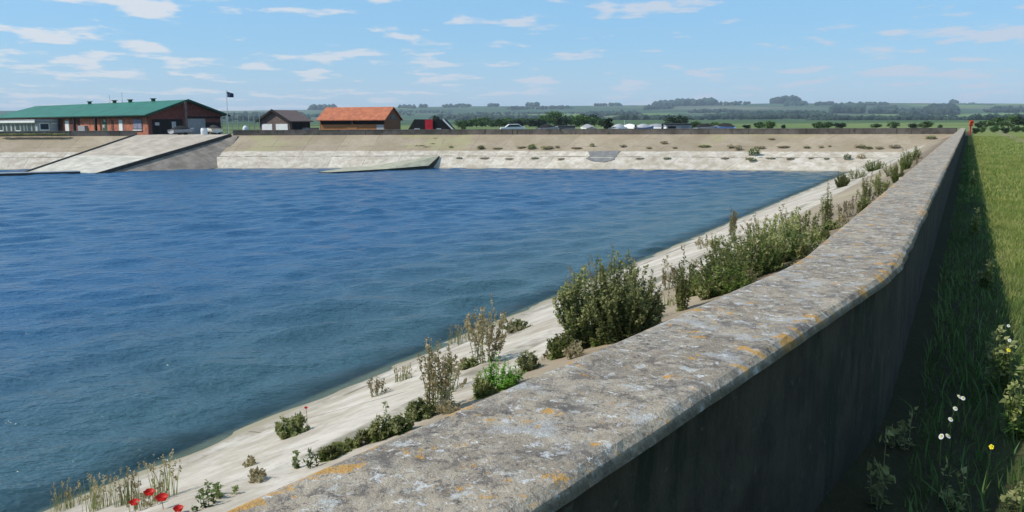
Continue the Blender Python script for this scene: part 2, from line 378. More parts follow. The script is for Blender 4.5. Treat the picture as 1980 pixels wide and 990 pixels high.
def make_water():
    """open water as a real wave field: many short wind waves summed"""
    rng = np.random.default_rng(12); st = .26
    xs = np.arange(-104, 46, st); ys = np.arange(-12, 104.6, st); X, Y = np.meshgrid(xs, ys)
    Z = np.zeros_like(X); wd = radians(-62)
    patch = .75 + .25 * np.sin(X * .11 + 1.3 * np.sin(Y * .07)) * np.sin(Y * .09 + X * .03)
    for k in range(56):
        lam = .85 * (4.2 / .85) ** rng.random(); a = wd + rng.normal(0, .55); kk = 2 * pi / lam; amp = .0060 * lam ** .8
        Z += amp * np.sin(kk * (X * cos(a) + Y * sin(a)) + rng.random() * 6.283 + .6 * np.sin(X * .13 * cos(k) + Y * .17))
    Z *= patch
    pl = offs(POLY, 9.35); ins = np.ones_like(X, bool)
    for a, b in zip(pl, pl[1:] + pl[:1]):
        d = (b - a).normalized()
        if (b - a).length < 1 or (a - b).y > 50 and a.x < -100 or a.y < -10 and b.y < -10: continue
        ins &= ((X - a.x) * (-d.y) + (Y - a.y) * d.x) > 0 if (a.y + b.y) / 2 > 30 or a.x > -60 else ins
    V = np.stack([X, Y, Z + ZW], -1).reshape(-1, 3); nx = len(xs); ny = len(ys)
    id_ = np.arange(nx * ny).reshape(ny, nx); q = np.stack([id_[:-1, :-1], id_[:-1, 1:], id_[1:, 1:], id_[1:, :-1]], -1).reshape(-1, 4)
    ok = ins.ravel()[q].all(1); q = q[ok]
    used = np.unique(q); mp = -np.ones(len(V), int); mp[used] = np.arange(len(used)); V = V[used]; q = mp[q]
    # quiet remainder beyond the wave field
    extra = np.array([(-149.8, -18.8, ZW), (-104, -18.8, ZW), (-104, 104.3, ZW), (-149.8, 104.3, ZW)]); q = np.concatenate([q, [[len(V), len(V) + 1, len(V) + 2, len(V) + 3]]]); V = np.concatenate([V, extra])
    me = bpy.data.meshes.new('water'); me.vertices.add(len(V)); me.vertices.foreach_set('co', V.ravel().astype(np.float32))
    me.loops.add(q.size); me.loops.foreach_set('vertex_index', q.ravel().astype(np.int32)); me.polygons.add(len(q))
    me.polygons.foreach_set('loop_start', (np.arange(len(q)) * 4).astype(np.int32)); me.polygons.foreach_set('loop_total', np.full(len(q), 4, np.int32))
    me.polygons.foreach_set('use_smooth', np.ones(len(q), bool)); me.update(calc_edges=True); me.validate(); me.materials.append(MT['water'])
    o = bpy.data.objects.new('water', me); COL.objects.link(o); tag(o, kind='structure')
    pl = offs(POLY, 21.5); mb = MB(); mb.add([(q.x, q.y, -8.1) for q in pl], [tuple(range(len(pl)))])
    tag(mb.build('reservoir_bed', MT['darkc']), kind='structure')
make_water()

# ------------------------------------------------------------------ parapet walls
def smooth_path(pts, r=.75, k=10):                # replace inner corners by arcs
    out = [pts[0]]
    for a, b, c in zip(pts, pts[1:], pts[2:]):
        d1 = (b - a).normalized(); d2 = (c - b).normalized(); p0 = b - d1 * r; p2 = b + d2 * r
        for i in range(k + 1):
            t = i / k; out.append(p0 * (1 - t) ** 2 + b * 2 * t * (1 - t) + p2 * t * t)
    out.append(pts[-1]); return out
def resample(pts, stepf):
    out = [pts[0]]; cur = pts[0]; i = 1
    while i < len(pts):
        st = stepf(cur); d = (pts[i] - cur).length
        if d <= st:
            cur = pts[i]; i += 1
            if (cur - out[-1]).length > st * .5 or i == len(pts): out.append(cur)
        else:
            cur = cur + (pts[i] - cur).normalized() * st; out.append(cur)
    return out
def parapet(name, inner, label, mats, fine=True, ztop=.85, zin=-.0, r=.42):
    path = smooth_path(inner, r) if r else inner
    path = resample(path, (lambda q: max(.035, .012 * q.length)) if fine else (lambda q: 1.0))
    n = len(path); prof = []
    # across: u=0 outer face ... u=1 inner face.   (offset from the inner face towards outside, z)
    cop = .055
    NT = 14 if fine else 4
    prof += [(PT - .03, -.45), (PT - .03, .2), (PT - .03, ztop - cop - .12), (PT - .028, ztop - cop - .004), (PT - .02, ztop - cop), (PT, ztop - .042), (PT - .012, ztop - .018), (PT - .034, ztop - .003)]
    prof += [(PT - .05 - (PT - .08) * k / NT, ztop) for k in range(NT + 1)]
    prof += [(.012, ztop - .006), (0, ztop - .03), (.0, ztop - cop), (.02, ztop - cop - .005), (.02, zin)]
    mb = MB(); uvs = []; m = len(prof); s = 0
    for i, q in enumerate(path):
        d = (path[min(i + 1, n - 1)] - path[max(i - 1, 0)]).normalized(); out = Vector((d.y, -d.x, 0))
        if i: s += (q - path[i - 1]).length
        for k, (w, z) in enumerate(prof):
            a = q + out * w; amp = 1 if fine else .6
            ed = 1.0 if (3 <= k <= 8 or m - 6 <= k <= m - 2) else .3
            nn = noise.noise((a.x * 5, a.y * 5, z * 7)); n2 = noise.noise((a.x * 19, a.y * 19, z * 19)); n3 = noise.noise((a.x * 1.1, a.y * 1.1, 3.3))
            w2 = amp * ed * (.012 * nn + .006 * n2 + .012 * n3)
            z2 = amp * (.006 * nn + .004 * n2 + .012 * n3) if z > .3 else 0
            a = a + out * w2
            mb.v.append((a.x, a.y, z + z2)); uvs.append((s, w / PT))
    for i in range(n - 1):
        for k in range(m - 1):
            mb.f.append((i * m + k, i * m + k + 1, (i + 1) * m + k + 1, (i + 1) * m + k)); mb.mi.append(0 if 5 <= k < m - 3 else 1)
    mb.f.append(tuple(range(m))); mb.mi.append(1); mb.f.append(tuple((n - 1) * m + k for k in range(m))[::-1]); mb.mi.append(1)
    root = mb.build(name, mats, smooth=False); loops_uv(root, uvs)
    return tag(root, label, 'wall')
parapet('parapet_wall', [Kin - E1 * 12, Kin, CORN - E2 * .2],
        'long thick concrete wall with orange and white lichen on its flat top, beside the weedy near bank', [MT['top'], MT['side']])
gapR = at(447, 114.0) ; gapL = at(262, 114.6)
gapR.y = 114.5; gapL.y = 114.45
parapet('parapet_wall', [CORN + Vector((-.35, .09, 0)), POLY[3], POLY[4], gapR],
        'low dark brown wall along the top of the far bank, from the slipway to the far corner', [MT['farwall'], MT['farwall']], False, .85, 0, 2.0)
parapet('parapet_wall', [gapL, Vector((-110, 114.2, 0)), Vector((-159.5, 114, 0))],
        'low dark wall with grass tufts in front of the long green-roofed building', [MT['farwall'], MT['farwall']], False, .85, 0, 2.0)

# sandy ledge running against the inner face of the near wall, broken here and there
def ledge():
    path = resample(smooth_path([Kin - E1 * 4, Kin, Kin + E2 * 40], .42), lambda q: max(.05, .015 * q.length))
    mb = MB(); prof = [(-.02, .0), (-.02, 1.0), (.0, 1.0), (.5, 1.0), (1.0, .96), (1.05, .6), (1.1, .0)]
    n = len(path)
    for i, q in enumerate(path):
        d = (path[min(i + 1, n - 1)] - path[max(i - 1, 0)]).normalized(); inn = Vector((-d.y, d.x, 0))
        s = i * .1
        wd = .10 + .10 * noise.noise((q.x * .9, q.y * .9, 0)) + .05 * noise.noise((q.x * 6, q.y * 6, 5))
        wd = max(.02, wd) * min(1.6, .7 + q.length * .05)
        zt = .70 + .03 * noise.noise((q.x * 3, q.y * 3, 1)) - .05 * min(1, q.length / 20)
        for (w, zf) in prof:
            a = q + inn * (w * wd if w > 0 else w)
            mb.v.append((a.x, a.y, .0 + zt * zf + .012 * noise.noise((a.x * 12, a.y * 12, 2))))
    m = len(prof)
    for i in range(n - 1):
        for k in range(m - 1): mb.f.append((i * m + k, (i + 1) * m + k, (i + 1) * m + k + 1, i * m + k + 1)); mb.mi.append(0)
    tag(mb.build('sandy_ledge', MT['ledge'], smooth=True), 'narrow crumbling sandy ledge along the inner edge of the lichened wall top', 'ledge')
ledge()

# ------------------------------------------------------------------ terrain
CTR = Vector((-55, 45, 0))
TAB = [(-4000, 24), (430, 26), (600, 27), (700, 31), (900, 34), (1100, 34), (1300, 34), (1500, 35), (1700, 33.5), (1850, 31), (1980, 29), (5000, 26)]
def crest_tan(x, y):
    if y <= 1: return 24 / FPX
    u = 990 + FPX * x / y
    for (a, ea), (b, eb) in zip(TAB, TAB[1:]):
        if u <= b:
            t = (u - a) / (b - a); return (ea + (eb - ea) * max(0, t)) / FPX
    return TAB[-1][1] / FPX
def terr(x, y):
    r = hypot(x, y)
    if r < 250: return 0.0
    t = min(1, max(0, (r - 700) / 3500)); s = t ** 2.1
    if r > 4200: s = max(.1, 1 - (r - 4200) / 6000)
    h = crest_tan(x, y) * 4200 * s * .97
    a = min(1, max(0, (r - 250) / 1500))
    h += a * (6 * noise.noise((x / 700, y / 700, 0)) + 3 * noise.noise((x / 260, y / 260, 4)))*(1 if r < 3600 else .35)
    return h + min(1, (r - 250) / 400) * 1.2
def make_ground():
    base = offs(POLY, -.25); sm = dens(POLY, 1.6)
    B = [base[i].lerp(base[(i + 1) % len(base)], t) for i, t, s in sm]
    rad = [0, .4, .8, 1.4, 2.2, 3.2, 4.5, 6, 8, 11, 15, 21, 30, 45, 65, 90, 130, 190, 260, 340]
    while rad[-1] < 9500: rad.append(rad[-1] * 1.09)
    mb = MB(); n = len(B)
    for r in rad:
        for q in B:
            d = (q - CTR).normalized(); w = q + d * r
            mb.v.append((w.x, w.y, terr(w.x, w.y) + (0 if r == 0 or r > 60 else .03 * noise.noise((w.x * .8, w.y * .8, 2)))))
    for k in range(len(rad) - 1):
        for i in range(n):
            j = (i + 1) % n; mb.f.append((k * n + i, (k + 1) * n + i, (k + 1) * n + j, k * n + j)); mb.mi.append(0)
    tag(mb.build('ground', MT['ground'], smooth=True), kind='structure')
make_ground()

# ------------------------------------------------------------------ slipways and revetment
def P3(u, v, z): return onz(u, v, z)
def slab(mb, ring, th):
    mb.prism([(p[0], p[1], p[2] - th) for p in ring], ring)
def slipway():
    A = Vector(P3(190, 335.5, ZW - .02)); 
    B = Vector((gapR.x - .2, 113.9, .27)); C = Vector((gapL.x + .2, 113.9, .27)); D = Vector(P3(50, 333.5, ZW - .02))
    root = empty('slipway', (B + C) / 2); inv = -root.location
    def q(p): return Vector(p) + inv
    t = .42
    A1, D1 = A.lerp(B, t), D.lerp(C, t)
    mb = MB()
    ext = 2.5 ; yB = Vector((0, 1, 0)) * ext
    slab(mb, [q(A1), q(B), q(C), q(D1)], .5); mb.box(*sorted((q(C).x, q(B).x)), q(B).y + .003, q(B).y + 9, -.3, q(B).z)
    mb.build('deck', MT['slip'], root)
    mb = MB(); Ab, Db = A + (A - B) * .12, D + (D - C) * .12
    slab(mb, [q(Ab), q(A1), q(D1), q(Db)], .5); mb.build('lower_deck', MT['slipwet'], root)
    for (a, b, sgn) in ((Ab, B, 1), (Db, C, -1)):
        d = (b - a); side = Vector((d.y, -d.x, 0)).normalized() * .22 * sgn
        mb = MB(); up = Vector((0, 0, .14)); dn = Vector((0, 0, -.55 if sgn > 0 else -.3))
        a, b = q(a), q(b)
        mb.prism([a + dn, b + dn, b + side + dn, a + side + dn], [a + up, b + up, b + side + up, a + side + up]); mb.build('kerb', MT['kerb'], root)  # kerb coloured dark all over to stand for its shaded side
    tag(root, 'wide concrete slipway with shade-coloured kerbs running down to the water below the green-roofed building', 'slipway')
    # battered revetment under the kerb, its shade put into the grey
    Cw = Vector(P3(425, 327, ZW - .05)); Bt = Vector((B.x + 1.0, B.y + .2, .22))
    o = Vector(Cw); mb = MB()
    dn = Vector((0, 0, -.9)); N = 8; rows = []
    tl = [A + Vector((.25, -.1, -.3)), B + Vector((.25, 0, -.1))]; br = [A + Vector((.3, -.15, -.35)), Cw]
    r0 = [A.lerp(B, i / N) + Vector((.22, -.05, -.25)) for i in range(N + 1)]
    r1 = []
    for i in range(N + 1):
        t_ = i / N
        # foot line: along the water to Cw, then up the bank to the top
        if t_ < .6: r1.append((A + Vector((.35, -.15, -.3))).lerp(Cw, t_ / .6))
        else: r1.append(Cw.lerp(Bt, (t_ - .6) / .4))
    vs = [p - o for p in r0 + r1] + [p - o + dn for p in r0 + r1]
    n = N + 1; fs = []
    for i in range(N):
        fs.append((i, n + i, n + i + 1, i + 1)); fs.append((2 * n + i, 2 * n + i + 1, 3 * n + i + 1, 3 * n + i))
        fs.append((n + i, 3 * n + i, 3 * n + i + 1, n + i + 1)); fs.append((i, i + 1, 2 * n + i + 1, 2 * n + i))
    mb.add(vs, fs); rv = mb.build('revetment', MT['grey']); rv.location = o
    tag(rv, 'sloping concrete revetment, its grey darkened as shade, filling the corner beside the wide slipway', 'revetment')
slipway()
def jetty():
    p0 = Vector(P3(-90, 341.5, ZW + .1)); p1 = Vector(P3(156, 334.5, ZW + .1)); q1 = p1 + Vector((-1.3, 1.6, 0)); q0 = p0 + Vector((0, 2.0, 0))
    root = empty('jetty', p0); o = p0
    for k in range(5):
        mb = MB(); a, b = p0.lerp(p1, k / 5 + .002), p0.lerp(p1, (k + 1) / 5 - .002); c, d = q0.lerp(q1, (k + 1) / 5 - .002), q0.lerp(q1, k / 5 + .002)
        r = [x - o for x in (a, b, c, d)]
        mb.prism([x + Vector((0, 0, -.3)) for x in r], [x + Vector((0, 0, .12)) for x in r]); mb.build('float', MT['darkc'], root)
        mb = MB(); r = [x - o for x in (a, b, c, d)]
        mb.prism([x + Vector((0, 0, .124)) for x in r], [x + Vector((0, 0, .2)) for x in r]); mb.build('deck', MT['grey2'], root)
    tag(root, 'low floating jetty with a dark side lying at the foot of the wide slipway', 'jetty')
jetty()
def bank_patch():                                 # repair patch laid 12 mm proud of the bank
    pl0 = None
    def onbank(u, v):
        for i in range(4000):
            Y = 95 + i * .005
            d = ray(u, v); q = Vector((0, 0, EYE)) + d * (Y / d.y)
            # perpendicular distance from the far crest
            a, b = POLY[2], POLY[3]; e = (b - a).normalized(); nn = Vector((-e.y, e.x, 0)); p = (q - a).dot(nn)
            if p < 12 and q.z <= bank_z(p) + .015: return q
        return q
    out = [(1137, 293), (1200, 292), (1192, 300), (1188, 309), (1168, 314), (1145, 312), (1133, 307), (1141, 301)]
    q = [onbank(u, v) for u, v in out]; o = q[0].copy(); mb = MB()
    mb.prism([x - o + Vector((0, 0, -.1)) for x in q], [x - o + Vector((0, 0, .05)) for x in q]); r = mb.build('repair_patch', MT['patch']); r.location = o
    tag(r, 'grey uneven concrete repair patch on the white lower part of the far bank', 'patch')
    return onbank
onbank = bank_patch()
def small_ramp():
    a = onbank(850, 306) + Vector((0, 0, .32)); b = Vector(P3(829, 326.5, ZW)) + Vector((0, 0, .38)); tip = Vector(P3(640, 335, ZW)) + Vector((0, 0, .12))
    c = tip + Vector((-1.6, 1.3, -.05)); d = onbank(690, 322) + Vector((0, 0, .05)); e = onbank(800, 307) + Vector((0, 0, .15)); o = Vector((a.x, a.y, 0)); mb = MB()
    m_ = b.lerp(tip, .45) + Vector((0, -.25, -.05)); ring = [tip, m_, b, a, e, d, c]
    mb.prism([Vector((p.x, p.y, p.z - 1.4)) - o for p in ring], [p - o for p in ring])
    for i in range(len(mb.mi)): mb.mi[i] = 1  # sides take near-black concrete, shade put into their colour
    mb.mi[1] = 0
    r = mb.build('landing_ramp', [MT['ramp'], MT['darkc']]); r.location = o
    tag(r, 'small pale concrete landing ramp with sides coloured dark as shade, jutting from the far bank into the water'.replace(' into the water', ''), 'ramp')
small_ramp()

# ------------------------------------------------------------------ buildings
class Fr:                                         # local frame: l along the facade, g into the depth
    def __init__(s, o, l, g): s.o = Vector(o); s.l = Vector(l).normalized(); s.g = Vector(g).normalized()
    def __call__(s, a, b, z): return Vector((s.l.x * a + s.g.x * b, s.l.y * a + s.g.y * b, z - s.o.z))
    def box(s, mb, l0, l1, g0, g1, z0, z1):
        r = [(l0, g0), (l1, g0), (l1, g1), (l0, g1)]
        mb.prism([s(a, b, z0) for a, b in r], [s(a, b, z1) for a, b in r])
def part(fr, root, name, mat, *boxes, parent=None):
    mb = MB()
    for b in boxes: fr.box(mb, *b)
    return mb.build(name, mat, parent or root)
def roof_sheet(fr, root, l0, l1, g0, g1, ze, zr, mat, th=.12, hip0=0, hip1=0, name='roof'):
    gm = (g0 + g1) / 2; mb = MB()
    for (ge, sgn) in ((g0, 1), (g1, -1)):
        ring = [fr(l0, ge, ze), fr(l1, ge, ze), fr(l1 - hip1, gm, zr), fr(l0 + hip0, gm, zr)]
        mb.prism([p - Vector((0, 0, th)) for p in ring], ring)
    for l, h, in ((l0, hip0), (l1, -hip1)):
        if h:
            ring = [fr(l, g0, ze), fr(l, g1, ze), fr(l + h, gm, zr)]
            mb.prism([p - Vector((0, 0, th)) for p in ring], ring)
    return mb.build(name, mat, root)
def gable_wall(mb, fr, l0, l1, g0, g1, z0, ze, zr):
    gm = (g0 + g1) / 2
    ring = [(g0, z0), (g1, z0), (g1, ze), (gm, zr), (g0, ze)]
    mb.prism([fr(l0, g, z) for g, z in ring], [fr(l1, g, z) for g, z in ring])

def clubhouse():
    A = Vector((-49.6, 121.5, 0)); fr = Fr(A, (-.737, .676, 0), (.676, .737, 0))
    root = empty('clubhouse', A)
    Lr, Gd = 62.0, 11.0; ze, zr = 3.05, 5.05
    mb = MB(); gable_wall(mb, fr, .0, .25, 0, Gd, -.2, ze - .12, zr - .2); w2 = mb.build('gable_wall', MT['brickd'], root)  # gable in a darker copy of the brick, shade in its colour
    part(fr, root, 'wall', MT['brick'], (.253, Lr - .5, 0, .3, -.2, ze - .1)); part(fr, root, 'rear_wall', MT['brick'], (.253, Lr - .5, Gd - .3, Gd, -.2, ze - .1))
    mb = MB()
    roof_sheet(fr, root, -.9, Lr, -.75, Gd + .75, ze - .16, zr, MT['greenroof'], .1, 0, 6)
    part(fr, root, 'gutter', MT['greenroofd'], (-.9, Lr, -.86, -.753, ze - .28, ze - .13))
    # dark barge boards on the gable
    mb = MB(); gm = Gd / 2
    for ge in (-.8, Gd + .8):
        r = [fr(-1.0, ge, ze - .4), fr(-.903, ge, ze - .4), fr(-.903, gm, zr - .22), fr(-1.0, gm, zr - .22)]
        mb.prism(r, [p + Vector((0, 0, .3)) for p in r])
    mb.build('barge_board', MT['greenroofd'], root)
    # ridge vents
    for l in (55.5 * .58, 55.5 * .41, 55.5 * .31, 9.6):
        mb = MB(); fr.box(mb, l - .22, l + .22, gm - .22, gm + .22, zr - .15, zr + .3); fr.box(mb, l - .34, l + .34, gm - .34, gm + .34, zr + .303, zr + .4)
        mb.build('ridge_vent', MT['greenroofd'], root)
    mb = MB(); p = fr(55.5 * .44, gm, zr); mb.tube([p, p + Vector((0, 0, 1.3))], [.04, .03], 5); mb.build('aerial', MT['metal'], root); mb = MB(); p = fr(55.5 * .36, gm, zr); mb.tube([p, p + Vector((0, 0, 1.6))], [.04, .03], 5); mb.build('aerial', MT['metal'], root)
    def door(l0, l1, mat, lab=None, top=2.25):
        f = part(fr, root, 'door_frame', MT['grey2'], (l0 - .12, l1 + .12, -.05, -.003, -.1, top + .12)); f.name = 'door_frame'
        d = part(fr, root, 'door', mat, (l0, l1, -.09, -.053, 0, top))
        if lab: d['label'] = lab
        return d
    def window(l0, l1, z0, z1, fm='white', pm='glass'):
        f = part(fr, root, 'window_frame', MT[fm], (l0 - .1, l1 + .1, -.06, -.003, z0 - .1, z1 + .1)); f.name = 'window'
        mb = MB(); lm = (l0 + l1) / 2
        fr.box(mb, l0, lm - .04, -.08, -.063, z0, z1); fr.box(mb, lm + .04, l1, -.08, -.063, z0, z1); mb.build('pane', MT[pm], f); return f
    door(7.9, 9.0, MT['white'], 'white door in the brick front'); door(27.0, 28.4, MT['white'], 'white door near the glazed front')
    w = window(1.9, 4.4, 1.05, 2.35, 'greenroofd', 'curtain')
    part(fr, root, 'sill', MT['white'], (1.8, 4.5, -.16, -.003, .8, .93), parent=w)
    part(fr, root, 'wall_panel', MT['greencl'], (13.2, 14.6, -.05, -.003, .3, 2.5)); 
    for k, (l, z) in enumerate(((13.5, 2.0), (13.9, 1.2))): part(fr, root, 'notice', MT['palegrey'], (l, l + .6, -.08, -.053, z, z + .4))
    part(fr, root, 'wall_panel', MT['grey2'], (20.0, 22.5, -.5, -.003, 0, 1.5)); part(fr, root, 'wall_panel', MT['brickd'], (10.9, 11.6, -.06, -.003, .6, 2.3))
    part(fr, root, 'wall_panel', MT['brickd'], (22.8, 26.6, -.04, -.003, -.1, 2.7))
    for l in (23.4, 29.4, 15.6): part(fr, root, 'drainpipe', MT['dark'], (l, l + .35, -.7, -.4, -.1, 2.75))
    part(fr, root, 'soffit_beam', MT['dark'], (.2, 30, -.7, -.05, ze - .42, ze - .285))
    # glazed lean-to at the far end
    ln = part(fr, root, 'lean_to', MT['palegrey'], (30.2, 61, -3.6, -.05, -.1, 2.15))
    part(fr, root, 'lean_to_roof', MT['grey2'], (29.9, 61.3, -4.0, .4, 2.153, 2.5), parent=ln)
    part(fr, root, 'fascia', MT['white'], (29.9, 61.3, -4.06, -4.003, 2.0, 2.28), parent=ln)
    l = 31.0; rnd = random.Random(3)
    while l < 60:
        wv = rnd.uniform(.9, 1.9)
        f = part(fr, root, 'window', MT['white'], (l - .08, l + wv + .08, -3.66, -3.603, .45, 1.95), parent=root)
        part(fr, root, 'pane', MT['glass'], (l, l + wv, -3.69, -3.663, .8 if rnd.random() < .5 else .5, 1.85), parent=f)
        l += wv + rnd.uniform(.3, .9)
    part(fr, root, 'window', MT['white'], (30.12, 30.197, -3.3, -1.8, .7, 1.95)); part(fr, root, 'pane', MT['glass'], (30.09, 30.117, -3.15, -1.95, .95, 1.8))
    part(fr, root, 'white_panel', MT['white'], (30.12, 30.197, -1.5, -.3, 1.75, 1.98))
    # gable doors and boards; porch and opening are dark sheets painting shade
    gz = Fr(A, (.676, .737, 0), (-.737, .676, 0))   # l now runs across the gable
    mb = MB(); gz.box(mb, .5, 4.9, -.06, -.003, -.1, 2.35); mb.build('porch_shade_sheet', MT['black'], root)
    d = part(gz, root, 'gable_door', MT['palegrey'], (3.3, 3.9, -.1, -.063, .6, 2.0)); part(gz, root, 'gable_window', MT['palegrey'], (.9, 1.5, -.1, -.063, 1.5, 1.9))
    part(gz, root, 'gable_board', MT['grey2'], (5.2, 8.3, -.14, -.003, -.1, 2.4))
    part(gz, root, 'gable_post', MT['brownroof'], (4.75, 5.05, -1.25, -.95, -.1, 4.75))
    part(gz, root, 'gable_band', MT['dark'], (5.4, 10.9, -.08, -.003, 2.45, 2.75)); part(gz, root, 'gable_shade_sheet', MT['dark'], (8.4, 10.8, -.08, -.003, -.1, 1.9))
    tag(root, 'long single-storey red brick clubhouse with a low green metal roof and a gable end darkened as shade', 'building')
    return fr
clubhouse()

def garage():
    n = at(560, 128.0); g = Vector((.93, .37, 0)); l = Vector((-.37 * 1.0, .93, 0))
    # near corner n; gable face runs to the left-back, long side to the right-back
    pl = at(502, 131.5); l = (pl - n); w = l.length; l.normalize(); g = Vector((-l.y, l.x, 0)) * -1
    if g.x < 0: g = -g
    pr = at(604, 135); gl = (pr - n).dot(g) ; gl = max(gl, 5)
    # choose the depth so that the long side ends in column 604
    for i in range(400):
        t = 1 + i * .05; q = n + g * t
        if 990 + FPX * q.x / q.y > 605: break
    D = t; fr = Fr(n, g, l)    # l-axis of frame: along the long side; g-axis: across the gable
    root = empty('garage', n); ze = zat(560, 232.5, 128); zr = zat(532, 212.5, 130)
    mb = MB(); gable_wall(mb, fr, 0, D, 0, w, -.3, ze - .05, zr - .12); mb.build('wall', MT['brownroof'], root)
    roof_sheet(fr, root, -.35, D + .3, -.35, w + .3, ze - .12, zr, MT['brownroof'], .12)
    gm = w / 2; mb = MB()
    for ge in (-.4, w + .4):
        r = [fr(-.45, ge, ze - .36), fr(-.353, ge, ze - .36), fr(-.353, gm, zr - .2), fr(-.45, gm, zr - .2)]
        mb.prism(r, [p + Vector((0, 0, .32)) for p in r])
    mb.build('barge_board', MT['dark'], root)
    for g0, g1 in ((.25, 1.95), (2.5, 4.0)):
        gz0, gz1 = g0 * w / 4.4, g1 * w / 4.4
        mb = MB(); r = [(-.08, gz0), (-.003, gz0), (-.003, gz1), (-.08, gz1)]
        mb.prism([fr(a, b, -.1) for a, b in r], [fr(a, b, 1.62) for a, b in r]); mb.build('garage_door', MT['white'], root)
    mb = MB(); fr.box(mb, .5, D - .1, -.06, -.003, -.1, ze - .3); mb.build('bay_shade_sheet', MT['black'], root)  # black sheet painting the shade inside the bay
    mb = MB(); fr.box(mb, 2.2, 4.6, -1.2, -.2, .5, 1.05); mb.build('trailer', MT['grey2'], root)
    tag(root, 'small brown-roofed garage with two white doors in its gable and a dark sheet for its shaded open bay', 'garage')
garage()

def shed():
    n = at(745, 124.0)
    for i in range(600):                          # depth: far gable corner in column 780
        t = 2 + i * .02; q = n + Vector((.34, .94, 0)) * t
        if 990 + FPX * q.x / q.y > 778: break
    D = t; l = Vector((-.94, .34, 0))
    for i in range(900):
        s = 4 + i * .02; q = n + l * s
        if 990 + FPX * q.x / q.y < 624: break
    W = s; fr = Fr(n, l, (.34, .94, 0)); root = empty('timber_shed', n)
    ze = zat(745, 230, 124); zr = zat(765, 206.5, 127)
    mb = MB(); gable_wall(mb, fr, 0, .15, 0, D, -.2, ze - .1, zr - .15); mb.build('gable_wall', MT['timberd'], root); mb = MB(); gable_wall(mb, fr, W - .15, W, 0, D, -.2, ze - .1, zr - .15); mb.build('gable_wall', MT['timberd'], root)  # gables use darker timber, the shade on the end put into colour
    part(fr, root, 'wall', MT['timber'], (.153, W - .153, .0, .15, -.2, 1.5), (.153, W - .153, D - .15, D, -.2, ze - .1))
    part(fr, root, 'eave_shade_sheet', MT['dark'], (.153, W - .153, .35, .5, 1.45, ze - .1))  # dark sheet standing in for shade under the eave
    part(fr, root, 'post', MT['timberd'], (W * .5 - .08, W * .5 + .08, -.02, .14, 1.503, ze - .12))
    part(fr, root, 'door', MT['timber'], (W * .42, W * .58, -.06, -.003, -.1, 1.42)); part(fr, root, 'hatch', MT['palegrey'], (.25, 1.35, -.05, -.003, .5, 1.45))
    roof_sheet(fr, root, -.25, W + .3, -.5, D + .3, ze - .08, zr, MT['redroof'], .12)
    part(fr, root, 'gable_window', MT['glass'], (-.05, -.003, D * .35, D * .65, ze - .05, ze + .55))
    tag(root, 'orange timber shed with a bright terracotta roof and a shadowed gap under its eave', 'shed')
shed()

def shelter():
    n0 = at(781, 122); n1 = at(884, 121); zt = zat(830, 231, 122)
    fr = Fr(n0, n1 - n0, (.1, 1, 0)); W = (n1 - n0).length; root = empty('boat_shelter', n0)
    mb = MB(); ring = [(0, -.1), (W, -.1), (W * .73, zt), (W * .2, zt + .03)]
    mb.prism([fr(a, 0, z) for a, z in ring][::1], [fr(a, 3.2, z) for a, z in ring]); mb.build('tarpaulin', MT['black'], root)
    mb = MB(); p0, p1 = fr(W * .74, -.25, zt), fr(W, -.25, .2); mb.tube([p0, p1], [.11, .11], 6); mb.build('pole', MT['white'], root)
    mb = MB(); fr.box(mb, W * .41, W * .55, -.4, -.04, .1, zt - .03); mb.build('red_panel', MT['red'], root)
    mb = MB(); fr.box(mb, W * .2, W * .3, -.3, -.02, .6, .95); mb.build('crate', MT['palegrey'], root); mb = MB(); fr.box(mb, W * .62, W * .7, -.3, -.02, .6, .95); mb.build('crate', MT['palegrey'], root)
    tag(root, 'black tarpaulin boat shelter with a bright red panel, to the side of the orange shed', 'shelter')
shelter()

def flagpole():
    b = at(441, 117.5); root = empty('flagpole', b); zt = zat(441, 176, 117.5)
    mb = MB(); mb.tube([(0, 0, -.1), (0, 0, zt)], [.05, .03], 8); mb.tube([(0, 0, zt + .003), (0, 0, zt + .08)], [.05, .05], 8); mb.build('pole', MT['metal'], root)
    mb = MB(); nx, ny = 8, 5
    for i in range(nx + 1):
        for j in range(ny + 1):
            t = i / nx; mb.v.append((.05 + .85 * t, .12 * sin(t * 7 + j * .4), zt - .05 - (.35 + .25 * t) * 0 - j / ny * (.75 - .25 * t) - .28 * t))
    for i in range(nx):
        for j in range(ny):
            a = i * (ny + 1) + j; mb.f.append((a, a + ny + 1, a + ny + 2, a + 1)); mb.mi.append(0)
    f = mb.build('flag', MT['navy'], root, True); s = f.modifiers.new('thick', 'SOLIDIFY'); s.thickness = .01
    tag(root, 'tall thin flagpole flying a small dark navy flag between clubhouse and garage', 'flagpole')
flagpole()

def mesh_fence():
    a, b = at(428, 126), at(502, 128); root = empty('mesh_fence', a); d = b - a
    for k in range(8):
        p = d * (k / 7); zt = zat(460, 222 if k % 2 else 226, 127)
        mb = MB(); mb.tube([p + Vector((0, 0, -.1)), p + Vector((0, 0, zt))], [.06, .05], 6); mb.build('post', MT['metal'], root)
    mb = MB(); dd = d.normalized(); n = 46
    for k in range(n): 
        p = d * (k / (n - 1)) + Vector((0, .04, 0)); mb.tube([p, p + Vector((0, 0, 2.6))], [.012, .012], 3)
    for z in (.2, .8, 1.4, 2.0, 2.6): mb.tube([Vector((0, .05, z)), d + Vector((0, .05, z))], [.02, .02], 3)
    mb.build('wire_mesh', MT['greencl'], root)
    tag(root, 'tall green mesh fence with pale posts between the clubhouse and the garage', 'fence')
mesh_fence()

